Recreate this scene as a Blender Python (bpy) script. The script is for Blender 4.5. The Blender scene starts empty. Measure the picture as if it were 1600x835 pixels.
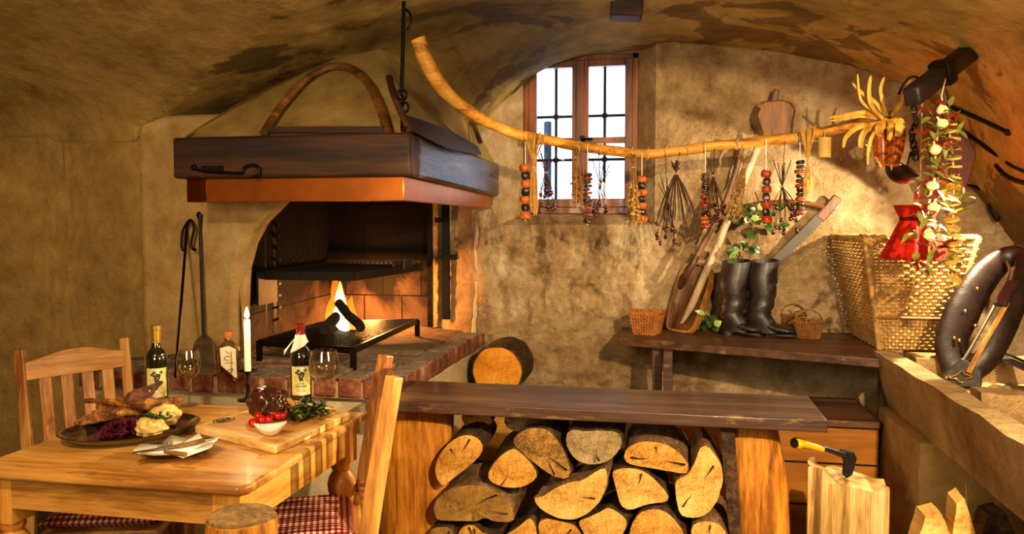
import bpy, bmesh, math, random
from mathutils import Vector, Matrix, Euler, Quaternion, noise
C = bpy.context.scene.collection
PI = math.pi
V = Vector
def R(a): return math.radians(a)
# ---------------------------------------------------------------- camera model (used to turn photo positions into room positions)
F = 1250.0; H = 1.42; PSI = math.atan(.2); TH = math.atan(66/1250)
def ray(px, py):
    x = (px-800)/F; y = -(py-417.5)/F
    f = math.cos(TH)+y*math.sin(TH); u = -math.sin(TH)+y*math.cos(TH)
    return V((x*math.cos(PSI)-f*math.sin(PSI), x*math.sin(PSI)+f*math.cos(PSI), u))
EYE = V((0, 0, H))
def D(px, py, d): return EYE+ray(px, py)*d
def aY(px, py, Y): r = ray(px, py); return EYE+r*(Y/r.y)
def aZ(px, py, Z): r = ray(px, py); return EYE+r*((Z-H)/r.z)
def aX(px, py, X): r = ray(px, py); return EYE+r*(X/r.x)
def lerp(a, b, t): return a+(b-a)*t
def sstep(a, b, x):
    t = min(1, max(0, (x-a)/(b-a))); return t*t*(3-2*t)
def interp(tab, x):
    if x <= tab[0][0]: return tab[0][1]
    for (a, b), (c, d) in zip(tab, tab[1:]):
        if x <= c: return b+(d-b)*(x-a)/(c-a)
    return tab[-1][1]
def cr(pts, k=6, closed=False):
    """smooth curve through points"""
    P = [V(p) for p in pts]; n = len(P); out = []
    rng = range(n if closed else n-1)
    for i in rng:
        g = (lambda j: P[j % n]) if closed else (lambda j: P[min(max(j, 0), n-1)])
        a, b, c, d = g(i-1), g(i), g(i+1), g(i+2)
        for j in range(k):
            t = j/k
            out.append(.5*((2*b)+(c-a)*t+(2*a-5*b+4*c-d)*t*t+(3*b-3*c+d-a)*t*t*t))
    if not closed: out.append(P[-1])
    return out
def crs(vals, k=6):
    out = []
    for a, b in zip(vals, vals[1:]):
        for j in range(k): out.append(lerp(a, b, j/k))
    return out+[vals[-1]]
# ---------------------------------------------------------------- materials
def lin(h):
    if not isinstance(h, str): return tuple(h)
    o = []
    for i in (0, 2, 4):
        v = int(h[i:i+2], 16)/255
        o.append(v/12.92 if v <= .04045 else ((v+.055)/1.055)**2.4)
    return tuple(o)
class N:
    def __init__(s, name):
        s.m = bpy.data.materials.new(name); s.m.use_nodes = True
        s.t = s.m.node_tree; s.b = s.t.nodes['Principled BSDF']; s.out = s.t.nodes['Material Output']
    def n(s, typ, **kw):
        nd = s.t.nodes.new(typ)
        for k, v in kw.items():
            if k.startswith('i_'):
                key = k[2:].replace('_', ' ')
                nd.inputs[int(key) if key.isdigit() else key].default_value = v
            else: setattr(nd, k, v)
        return nd
    def l(s, a, b): s.t.links.new(a, b)
    def coords(s, scale=(1, 1, 1), rot=(0, 0, 0), loc=(0, 0, 0)):
        tc = s.n('ShaderNodeTexCoord'); mp = s.n('ShaderNodeMapping')
        mp.inputs['Scale'].default_value = scale; mp.inputs['Rotation'].default_value = rot; mp.inputs['Location'].default_value = loc
        s.l(tc.outputs['Object'], mp.inputs['Vector']); return mp.outputs[0]
    def noise(s, co, scale, detail=5, rough=.6, dist=0):
        nd = s.n('ShaderNodeTexNoise'); nd.inputs['Scale'].default_value = scale; nd.inputs['Detail'].default_value = detail
        nd.inputs['Roughness'].default_value = rough; nd.inputs['Distortion'].default_value = dist
        s.l(co, nd.inputs['Vector']); return nd.outputs[0]
    def ramp(s, fac, stops, interp='LINEAR'):
        nd = s.n('ShaderNodeValToRGB'); e = nd.color_ramp; e.interpolation = interp
        while len(e.elements) < len(stops): e.elements.new(.5)
        for el, (p, c) in zip(e.elements, stops):
            el.position = p; el.color = (*lin(c), 1)
        s.l(fac, nd.inputs[0]); return nd.outputs[0]
    def mix(s, fac, a, b, mode='MIX'):
        nd = s.n('ShaderNodeMix', data_type='RGBA', blend_type=mode)
        for k, v in ((0, fac), (6, a), (7, b)):
            if hasattr(v, 'links'): s.l(v, nd.inputs[k])
            elif k == 0: nd.inputs[0].default_value = v
            else: nd.inputs[k].default_value = (*lin(v), 1)
        return nd.outputs[2]
    def math(s, op, a, b=None):
        nd = s.n('ShaderNodeMath', operation=op)
        for k, v in ((0, a), (1, b)):
            if v is None: continue
            if hasattr(v, 'links'): s.l(v, nd.inputs[k])
            else: nd.inputs[k].default_value = v
        return nd.outputs[0]
    def bump(s, h, strength=.4, dist=.01, prev=None):
        nd = s.n('ShaderNodeBump'); nd.inputs['Strength'].default_value = strength; nd.inputs['Distance'].default_value = dist
        s.l(h, nd.inputs['Height'])
        if prev is not None: s.l(prev, nd.inputs['Normal'])
        return nd.outputs[0]
    def fin(s, col=None, normal=None, rough=.6, metal=0, spec=.5, coat=0, trans=0, sheen=0):
        b = s.b
        if col is not None:
            if hasattr(col, 'links'): s.l(col, b.inputs['Base Color'])
            else: b.inputs['Base Color'].default_value = (*lin(col), 1)
        if normal is not None: s.l(normal, b.inputs['Normal'])
        if hasattr(rough, 'links'): s.l(rough, b.inputs['Roughness'])
        else: b.inputs['Roughness'].default_value = rough
        b.inputs['Metallic'].default_value = metal; b.inputs['Specular IOR Level'].default_value = spec
        b.inputs['Coat Weight'].default_value = coat; b.inputs['Transmission Weight'].default_value = trans
        b.inputs['Sheen Weight'].default_value = sheen
        return s.m
def plain(name, col, rough=.5, metal=0, spec=.5, coat=0, var=.25, scale=30, bump=.15):
    k = N(name); co = k.coords()
    c = lin(col); f = k.noise(co, scale, 4)
    col = k.ramp(f, [(.3, tuple(x*(1-var) for x in c)), (.7, tuple(min(1, x*(1+var)) for x in c))])
    return k.fin(col, k.bump(f, bump, .004) if bump else None, rough, metal, spec, coat)
def wood(name, cols, axis=0, grain=9, stretch=.09, rough=.5, bump=.25, coat=0, knots=False, wear=None):
    k = N(name); sc = [1, 1, 1]; sc[axis] = stretch
    co = k.coords(tuple(sc))
    a = k.noise(co, grain, 6, .6, .6); b = k.noise(co, grain*9, 4, .7)
    f = k.math('ADD', k.math('MULTIPLY', a, .7), k.math('MULTIPLY', b, .3))
    n = len(cols); col = k.ramp(f, [(.385+.23*i/(n-1), c) for i, c in enumerate(cols)])
    if knots:
        c2 = k.coords(tuple(.45 if i == axis else 1 for i in range(3)))
        vo = k.n('ShaderNodeTexVoronoi'); vo.inputs['Scale'].default_value = 3.2; k.l(c2, vo.inputs['Vector'])
        kf = k.ramp(vo.outputs['Distance'], [(0, 'ffffff'), (.055, 'ffffff'), (.1, '000000')])
        col = k.mix(kf, col, cols[0] if not isinstance(cols[0], str) else '4a2408')
    if wear:
        w = k.noise(k.coords(tuple(.25 if i == axis else 1 for i in range(3))), 22, 6, .7)
        wf = k.ramp(w, [(.59, '000000'), (.66, 'c0c0c0')]); col = k.mix(wf, col, wear)
    return k.fin(col, k.bump(f, bump, .006), rough, 0, .4, coat)
def plaster(name, c1, c2, c3, fine=60, bump=.5, stains=None, cover=.56, soot=None):
    k = N(name); co = k.coords()
    a = k.noise(co, 1.6, 6, .65, .4); b = k.noise(co, 9, 6, .7); f = k.noise(co, fine, 5, .75)
    m = k.math('ADD', k.math('MULTIPLY', a, .6), k.math('MULTIPLY', b, .4))
    col = k.ramp(m, [(.36, c1), (.5, c2), (.64, c3)])
    col = k.mix(k.ramp(f, [(.3, '000000'), (.7, '606060')]), col, c1)
    if stains:
        s = k.noise(k.coords((1, 1.0, 1.0), loc=(3.1, 1.7, .4)), 2.0, 6, .6, .5)
        sf = k.ramp(s, [(cover, '000000'), (cover+.018, 'd0d0d0')]); col = k.mix(sf, col, stains)
        if soot:
            tc = k.n('ShaderNodeTexCoord'); ds = k.n('ShaderNodeVectorMath', operation='DISTANCE'); k.l(tc.outputs['Object'], ds.inputs[0]); ds.inputs[1].default_value = soot
            q = k.math('ADD', k.math('MULTIPLY', ds.outputs['Value'], .55), k.math('MULTIPLY', s, -1.5))
            col = k.mix(k.ramp(k.math('ADD', q, .5), [(.12, 'c0c0c0'), (.36, '000000')]), col, '2c2010')
    n1 = k.bump(b, bump*.7, .03); n2 = k.bump(f, bump, .01, n1)
    return k.fin(col, n2, .9, 0, .2)
MT = {}
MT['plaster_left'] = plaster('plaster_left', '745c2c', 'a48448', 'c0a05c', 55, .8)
MT['plaster_vault'] = plaster('plaster_vault', '7c6430', 'b0924c', 'd0b26a', 45, .9, '4c3410', .535, (-1.1, 3.9, 2.3))
MT['plaster_back'] = plaster('plaster_back', '7a5c38', 'b4966c', 'dcc49c', 42, 1.6, '6a4e2c', .66)
MT['plaster_pale'] = plaster('plaster_pale', 'b09a70', 'cdbb94', 'ded0b0', 60, .35)
MT['plaster_hood'] = plaster('plaster_hood', '7a6238', '9a8048', 'b49a5c', 60, .3)
MT['pier_plaster'] = plaster('pier_plaster', '8a6c3c', 'b8955e', 'd0b480', 50, .5)
MT['floor'] = plaster('floor_stone', '2a2018', '4a3a28', '5e4c36', 40, .5)
MT['trough_stone'] = plaster('trough_stone', '7a5c38', 'a88a5c', 'c8ac80', 30, 1.5)
MT['stone_pier'] = plaster('stone_pier', '7a5c30', 'a07f4c', 'b8986a', 30, .6)
MT['pine'] = wood('pine', ['86521c', 'b67e36', 'cc984c', 'd8ac64'], 0, 7, .1, .38, .12, .25, True)
MT['pine_y'] = wood('pine_y', ['946020', 'c08a38', 'd4a04a', 'deb060'], 1, 7, .1, .4, .12, .2)
MT['pine_z'] = wood('pine_z', ['8a4d14', 'b87426', 'd08f3a', 'dc9f4c'], 2, 9, .1, .4, .15, .2)
MT['chair_wood'] = wood('chair_wood', ['744018', 'a06a30', 'ba8442', 'c89854'], 2, 9, .08, .4, .15, .25)
MT['chair_wood_x'] = wood('chair_wood_x', ['744018', 'a06a30', 'ba8442', 'c89854'], 0, 9, .08, .4, .15, .25)
MT['bench_dark'] = wood('bench_dark', ['241712', '3a2820', '4c362b', '5e4638'], 0, 8, .06, .36, .3, .1, False, '8a6840')
MT['shelf_dark'] = wood('shelf_dark', ['2c1a10', '452c1c', '5c3c28', '6c4a34'], 0, 8, .06, .42, .3, 0, False, '94704a')
MT['leg_log'] = wood('leg_log', ['542a08', '965814', 'c48024', 'dc9c3c'], 2, 8, .10, .5, .5, .1, True)
MT['chest_wood'] = wood('chest_wood', ['6a3a08', '8f5610', 'a8691a', 'b47622'], 0, 3, .12, .5, .2, .1)
MT['beam_dark'] = wood('beam_dark', ['160a05', '2a160b', '402414', '53301a'], 0, 7, .07, .62, .7)
MT['beam_black'] = wood('beam_black', ['080504', '120c08', '1c130c', '281c12'], 0, 7, .07, .55, .5)
MT['chair_wood_y'] = wood('chair_wood_y', ['744018', 'a06a30', 'ba8442', 'c89854'], 1, 9, .08, .4, .15, .25)
MT['beam_side'] = wood('beam_side', ['1c1512', '3e3634', '5c5452', '747070'], 1, 10, .12, .28, .9)
MT['pole_wood'] = wood('pole_wood', ['7a4a10', 'b87c22', 'd89c38', 'e4b050'], 0, 12, .1, .5, .5)
MT['old_wood'] = wood('old_wood', ['2a180c', '4a2c16', '643e20', '7a5030'], 2, 8, .1, .5, .4)
MT['old_wood_x'] = wood('old_wood_x', ['3a220e', '5c3818', '7c5024', '946434'], 0, 8, .1, .5, .4)
MT['grey_wood'] = wood('grey_wood', ['8a7458', 'b49c78', 'd0bc98'], 2, 10, .08, .6, .3)
MT['tray_wood'] = wood('tray_wood', ['4c2c0c', '7c4c18', '9c6828', 'b4803c'], 2, 6, .12, .5, .3)
MT['block_wood'] = wood('block_wood', ['6a4820', 'a07c40', 'c8a060', 'e0c084'], 2, 14, .07, .7, .9)
MT['board_light'] = wood('board_light', ['b88440', 'd8ac60', 'e8c47c', 'f0d498'], 0, 6, .1, .45, .1)
MT['board_in'] = wood('board_in', ['b07028', 'cc8c3c', 'd89c4c', 'e0aa5c'], 0, 6, .1, .45, .1)
MT['window_wood'] = wood('window_wood', ['34160a', '5c2c14', '743c1a', '884a24'], 2, 9, .08, .38, .2, .2)
MT['window_wood_x'] = wood('window_wood_x', ['34160a', '5c2c14', '743c1a', '884a24'], 0, 9, .08, .38, .2, .2)
def bark(name, cols, sc=26):
    k = N(name); co = k.coords((1, .3, 1)); a = k.noise(co, sc, 6, .75, .8); b = k.noise(k.coords(), 7, 4)
    f = k.math('ADD', k.math('MULTIPLY', a, .75), k.math('MULTIPLY', b, .25))
    return k.fin(k.ramp(f, [(.36, cols[0]), (.5, cols[1]), (.64, cols[2])]), k.bump(a, 1, .012), .85, 0, .25)
MT['bark'] = bark('bark', ['1c120a', '3e2a18', '6a4e30'])
MT['bark_pale'] = bark('bark_pale', ['3a2818', '6e5030', 'a08058'])
def endgrain(name, cols, patch=None, cover=.6):
    k = N(name); co = k.coords()
    wv = k.n('ShaderNodeTexWave', wave_type='RINGS', rings_direction='Y'); wv.inputs['Scale'].default_value = 28
    wv.inputs['Distortion'].default_value = 5; wv.inputs['Detail'].default_value = 3; wv.inputs['Detail Scale'].default_value = 1.2
    k.l(co, wv.inputs['Vector'])
    a = k.noise(co, 5, 6, .7); fi = k.noise(co, 90, 3, .7)
    f = k.math('ADD', k.math('ADD', k.math('MULTIPLY', wv.outputs[1], .035), k.math('MULTIPLY', a, .665)), k.math('MULTIPLY', fi, .3))
    n = len(cols); col = k.ramp(f, [(.37+.26*i/(n-1), c) for i, c in enumerate(cols)])
    rad = k.noise(k.coords((1, 1, .12), rot=(0, .6, 0)), 40, 3, .6); col = k.mix(k.ramp(rad, [(.66, '000000'), (.74, '909090')]), col, cols[0])
    if patch:
        p = k.noise(k.coords(loc=(2, 5, 1)), 8, 6, .7, .6); pf = k.ramp(p, [(cover, '000000'), (cover+.06, 'd0d0d0')]); col = k.mix(pf, col, patch)
    return k.fin(col, k.bump(f, .5, .006), .7, 0, .25)
MT['end_gold'] = endgrain('end_gold', ['6a3e10', 'a87428', 'c89444', 'd8aa5c'], '6a4418', .6)
MT['end_pale'] = endgrain('end_pale', ['7a4c18', 'b4843c', 'd0a458', 'deba74'], 'ead8b4', .62)
MT['end_grey'] = endgrain('end_grey', ['4a3a24', '7c6844', '98845c', 'a89468'])
MT['end_dark'] = endgrain('end_dark', ['2c1c0c', '6a4a20', '9c7434', 'b08840'], '24180c', .55)
MT['end_mould'] = endgrain('end_mould', ['4a3414', '7c5c28', '947034', 'a88444'], 'd8c8a8', .62)
MT['end_orange'] = endgrain('end_orange', ['8a4c0c', 'c07818', 'd89028', 'e4a43c'])
MT['split_wood'] = wood('split_wood', ['8a5a20', 'b88840', 'd0a458', 'dcb46c'], 1, 12, .1, .7, .5)
MT['end_stump'] = endgrain('end_stump', ['2c1e10', '5c4424', '806238', '9c7c4c'])
MT['iron'] = plain('iron', '1c1816', .45, .85, .5, 0, .5, 40, .5)
MT['iron_dark'] = plain('iron_dark', '120f0d', .6, .5, .4, 0, .4, 40, .3)
MT['iron_rust'] = plain('iron_rust', '30201a', .55, .6, .4, 0, .5, 30, .5)
MT['steel'] = plain('steel', '8a8680', .32, 1, .5, 0, .25, 14, .1)
MT['steel_worn'] = plain('steel_worn', '7c6c5c', .5, .85, .5, 0, .5, 12, .3)
MT['saw_steel'] = plain('saw_steel', '3c342e', .55, .3, .5, 0, .3, 8, .1)
MT['cutlery'] = plain('cutlery', 'c8c4bc', .2, 1, .5, 0, .05, 14, 0)
MT['copper'] = plain('copper', 'c06c2a', .34, .85, .5, 0, .22, 6, .12)
MT['copper_old'] = plain('copper_old', '7a3a14', .38, 1, .5, 0, .3, 8, .12)
MT['gold_foil'] = plain('gold_foil', 'c89c40', .35, .8, .5, 0, .2, 40, .2)
MT['red_foil'] = plain('red_foil', '8c1410', .32, .3, .5, .3, .15, 40, .1)
MT['paper'] = plain('paper', 'e8e0d0', .8, 0, .3, 0, .06, 30, .15)
MT['label_cream'] = plain('label_cream', 'ece2c4', .6, 0, .3, 0, .06, 60, 0)
MT['label_green'] = plain('label_green', 'd0c878', .6, 0, .3, 0, .3, 60, 0)
MT['ink_dark'] = plain('ink_dark', '2a241c', .6, 0, .3, 0, .1, 60, 0)
MT['ink_green'] = plain('ink_green', '4c5c1c', .6, 0, .3, 0, .2, 60, 0)
MT['ink_red'] = plain('ink_red', 'c04428', .6, 0, .3, 0, .1, 60, 0)
MT['ink_white'] = plain('ink_white', 'e0e0d8', .5, 0, .3, 0, .05, 60, 0)
MT['ceramic_dark'] = plain('ceramic_dark', '1e120c', .14, 0, .6, .6, .4, 20, .05)
MT['ceramic_brown'] = plain('ceramic_brown', '3c1c10', .16, 0, .6, .6, .4, 20, .05)
MT['porcelain'] = plain('porcelain', 'f0ece0', .15, 0, .5, .5, .03, 20, 0)
MT['wax'] = plain('wax', 'f4ecd8', .45, 0, .4, 0, .03, 20, 0)
MT['sauce'] = plain('sauce', '2a1008', .12, 0, .6, .5, .3, 40, .1)
MT['tomato'] = plain('tomato', 'b80c06', .14, 0, .6, .6, .12, 20, .03)
MT['green_leaf'] = plain('green_leaf', '1e3a0a', .45, 0, .5, 0, .5, 40, .3)
MT['green_pale'] = plain('green_pale', '7c9c30', .45, 0, .5, 0, .4, 40, .3)
MT['ivy'] = plain('ivy', '2e4c18', .3, 0, .5, .2, .5, 14, .3)
MT['ivy_pale'] = plain('ivy_pale', '8ca858', .35, 0, .5, .2, .4, 14, .3)
MT['cabbage'] = plain('cabbage', '4c0826', .25, 0, .6, .3, .55, 40, .3)
MT['dumpling'] = plain('dumpling', 'd8b060', .45, 0, .5, .1, .3, 34, .6)
MT['meat'] = plain('meat', '3a160a', .22, 0, .6, .5, .6, 18, .8)
def roast(name, cols):
    k = N(name); co = k.coords(); a = k.noise(co, 22, 7, .75, .6); b = k.noise(co, 70, 5)
    return k.fin(k.ramp(a, [(.38, cols[0]), (.5, cols[1]), (.6, cols[2])]), k.bump(a, 1, .02, k.bump(b, .7, .008)), .32, 0, .5, .3)
MT['duck_skin'] = roast('duck_skin', ['3c1604', '8c4c14', 'cc8c30'])
MT['duck_dark'] = roast('duck_dark', ['280e06', '5c2810', '8c481c'])
MT['cork'] = plain('cork', 'c87c2c', .7, 0, .3, 0, .2, 60, .2)
MT['rubber_yellow'] = plain('rubber_yellow', 'f0a010', .42, 0, .4, 0, .05, 20, 0)
MT['rubber_black'] = plain('rubber_black', '0c0a0a', .45, 0, .4, 0, .2, 20, .1)
MT['leather'] = plain('leather', '211816', .42, 0, .5, .05, .5, 26, .5)
MT['leather_brown'] = plain('leather_brown', '1e100a', .42, 0, .35, .0, .6, 16, .7)
MT['leather_red'] = plain('leather_red', '451a10', .5, 0, .4, 0, .3, 9, .3)
MT['leather_tan'] = plain('leather_tan', '7a5428', .55, 0, .4, 0, .3, 20, .3)
MT['brass'] = plain('brass', 'b08c40', .3, 1, .5, 0, .2, 20, 0)
MT['red_cloth'] = plain('red_cloth', 'b01c08', .85, 0, .2, 0, .25, 50, .3)
MT['red_band'] = plain('red_band', '3c0a06', .8, 0, .2, 0, .2, 50, .2)
MT['wicker'] = plain('wicker', 'b08a50', .55, 0, .4, 0, .35, 24, .3)
MT['wicker_honey'] = plain('wicker_honey', 'a8682c', .5, 0, .4, 0, .4, 30, .3)
MT['wicker_brown'] = plain('wicker_brown', '7a5020', .55, 0, .4, 0, .4, 30, .3)
MT['straw'] = plain('straw', 'b88c3c', .7, 0, .3, 0, .35, 40, .2)
MT['twig'] = plain('twig', '3c2414', .7, 0, .3, 0, .4, 40, .3)
MT['twig_tan'] = plain('twig_tan', '84602c', .7, 0, .3, 0, .4, 40, .3)
MT['cord'] = plain('cord', 'b49868', .85, 0, .2, 0, .2, 60, .2)
MT['cord_white'] = plain('cord_white', 'e0d4b8', .85, 0, .2, 0, .1, 60, .2)
MT['orange_dry'] = plain('orange_dry', 'a8500f', .5, 0, .4, .1, .4, 60, .5)
MT['orange_red'] = plain('orange_red', '8c2c0c', .5, 0, .4, .1, .4, 60, .5)
MT['prune'] = plain('prune', '160c0c', .35, 0, .5, .2, .4, 60, .5)
MT['apple_dry'] = plain('apple_dry', '4a2814', .6, 0, .4, 0, .4, 50, .5)
MT['rosehip'] = plain('rosehip', '38080c', .3, 0, .5, .3, .4, 60, .2)
MT['husk'] = wood('husk', ['8a5810', 'b8801e', 'd09c34', 'dcb048'], 2, 30, .1, .6, .4)
MT['kernel'] = plain('kernel', '9c4a10', .3, 0, .5, .3, .4, 60, 0)
MT['garlic'] = plain('garlic', 'd8c490', .5, 0, .4, 0, .15, 40, .2)
MT['chili'] = plain('chili', '66180a', .3, 0, .5, .3, .5, 40, .2)
MT['bay'] = plain('bay', '6c6c28', .55, 0, .4, 0, .45, 40, .3)
MT['lemon_dry'] = plain('lemon_dry', 'b8943c', .55, 0, .4, 0, .35, 60, .4)
MT['birch_cup'] = plain('birch_cup', 'b89448', .6, 0, .3, 0, .2, 20, .2)
MT['blue_frame'] = plain('blue_frame', '5c7c9c', .5, 0, .3, 0, .2, 20, .1)
MT['outer_plaster'] = plain('outer_plaster', 'd8dce4', .9, 0, .2, 0, .1, 10, .2)
MT['flower_pink'] = plain('flower_pink', 'd0305c', .6, 0, .3, 0, .3, 60, 0)
MT['ash'] = plain('ash', '6c5844', .95, 0, .1, 0, .4, 20, .8)
MT['charcoal'] = plain('charcoal', '1a100a', .9, 0, .2, 0, .5, 30, .8)
MT['joint'] = plain('joint', '9c8460', .95, 0, .1, 0, .3, 50, .6)
MT['gravel'] = plain('gravel', 'a88a58', .95, 0, .1, 0, .5, 60, 1)
def bricks(name, cols):
    k = N(name); co = k.coords(); a = k.noise(co, 5, 5, .7); b = k.noise(co, 45, 4, .7)
    f = k.math('ADD', k.math('MULTIPLY', a, .6), k.math('MULTIPLY', b, .4))
    return k.fin(k.ramp(f, [(.36, cols[0]), (.5, cols[1]), (.64, cols[2])]), k.bump(b, .6, .008), .8, 0, .3)
MT['brick'] = bricks('brick', ['3c1c12', '744028', '9c6a4c'])
MT['brick_top'] = bricks('brick_top', ['3e362e', '6e6254', '948874'])
def firebrick():
    k = N('firebrick'); co = k.coords(rot=(R(90), 0, 0))
    br = k.n('ShaderNodeTexBrick'); br.inputs['Scale'].default_value = 1.0
    br.inputs['Brick Width'].default_value = .26; br.inputs['Row Height'].default_value = .24; br.inputs['Mortar Size'].default_value = .005
    br.inputs['Color1'].default_value = (*lin('40302a'), 1); br.inputs['Color2'].default_value = (*lin('54402f'), 1); br.inputs['Mortar'].default_value = (*lin('1c120c'), 1)
    k.l(co, br.inputs['Vector'])
    s = k.noise(k.coords(loc=(1, 2, 3)), 2.2, 5, .65, .4)
    z = k.n('ShaderNodeTexCoord'); sp = k.n('ShaderNodeSeparateXYZ'); k.l(z.outputs['Object'], sp.inputs[0])
    zf = k.math('MULTIPLY', k.math('SUBTRACT', sp.outputs[2], .95), .9)   # soot settles towards the flue
    sf = k.ramp(k.math('ADD', s, zf), [(.36, '000000'), (.62, 'fafafa')])
    col = k.mix(sf, br.outputs[0], '050403')
    return k.fin(col, k.bump(k.noise(k.coords(), 50, 4), .4, .006), .85, 0, .08)
MT['firebrick'] = firebrick()
def gingham():
    k = N('gingham'); tc = k.n('ShaderNodeTexCoord'); sp = k.n('ShaderNodeSeparateXYZ'); k.l(tc.outputs['Object'], sp.inputs[0])
    fs = [k.math('GREATER_THAN', k.math('FRACT', k.math('MULTIPLY', sp.outputs[i], 55.0)), .5) for i in (0, 1)]
    f = k.math('MULTIPLY', k.math('ADD', fs[0], fs[1]), .5)
    return k.fin(k.ramp(f, [(0, 'e4d0c0'), (.4, 'a84a3c'), (.9, '6e1410')], 'CONSTANT'), None, .85, 0, .2)
MT['gingham'] = gingham()
def glass(name, col, ior=1.45, rough=.0):
    k = N(name); return k.fin(col, None, rough, 0, .5, 0, 1)
MT['glass_dark'] = plain('glass_dark', '0a0a06', .06, 0, .7, .8, .2, 20, 0)
MT['glass_green'] = plain('glass_green', '141805', .06, 0, .7, .8, .3, 8, 0)
def thin(name, tint, fac=.12, rough=.02):
    k = N(name); k.t.nodes.remove(k.b)
    tr = k.n('ShaderNodeBsdfTransparent'); tr.inputs[0].default_value = (*lin(tint), 1)
    gl = k.n('ShaderNodeBsdfGlossy'); gl.inputs['Roughness'].default_value = rough
    lw = k.n('ShaderNodeLayerWeight'); lw.inputs['Blend'].default_value = .35
    mx = k.n('ShaderNodeMixShader'); f = k.math('MULTIPLY_ADD' if False else 'ADD', k.math('MULTIPLY', lw.outputs['Facing'], .55), fac*.35)
    k.l(f, mx.inputs[0]); k.l(tr.outputs[0], mx.inputs[1]); k.l(gl.outputs[0], mx.inputs[2]); k.l(mx.outputs[0], k.out.inputs[0])
    return k.m
MT['pane'] = thin('pane', 'f4f8ff', .05)
MT['crystal'] = thin('crystal', 'f4f0ea', .2)
MT['liquor_glass'] = thin('liquor_glass', 'f0dcb0', .2)
MT['liquor'] = thin('liquor', 'd89838', .05)
def flame(name, lo, mid, hi, z0, z1, st):
    k = N(name); k.t.nodes.remove(k.b); tc = k.n('ShaderNodeTexCoord'); sp = k.n('ShaderNodeSeparateXYZ'); k.l(tc.outputs['Object'], sp.inputs[0])
    mr = k.n('ShaderNodeMapRange'); mr.inputs[1].default_value = z0; mr.inputs[2].default_value = z1; k.l(sp.outputs[2], mr.inputs[0])
    em = k.n('ShaderNodeEmission'); em.inputs[1].default_value = st
    k.l(k.ramp(mr.outputs[0], [(0, lo), (.45, mid), (1, hi)]), em.inputs[0])
    tr = k.n('ShaderNodeBsdfTransparent'); mx = k.n('ShaderNodeMixShader'); lw = k.n('ShaderNodeLayerWeight'); lw.inputs[0].default_value = .4
    k.l(k.math('POWER', lw.outputs['Facing'], 1.6), mx.inputs[0]); k.l(em.outputs[0], mx.inputs[1]); k.l(tr.outputs[0], mx.inputs[2]); k.l(mx.outputs[0], k.out.inputs[0])
    return k.m
MT['fire_outer'] = flame('fire_outer', 'ff9a30', 'ff7a18', 'ff5008', 0, .26, 2.2)
MT['fire_core'] = flame('fire_core', 'fff0c0', 'ffe090', 'ffb040', 0, .2, 9)
MT['candle_flame'] = flame('candle_flame', 'ffd890', 'fff0c8', 'ffe0a0', 0, .03, 30)
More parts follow.
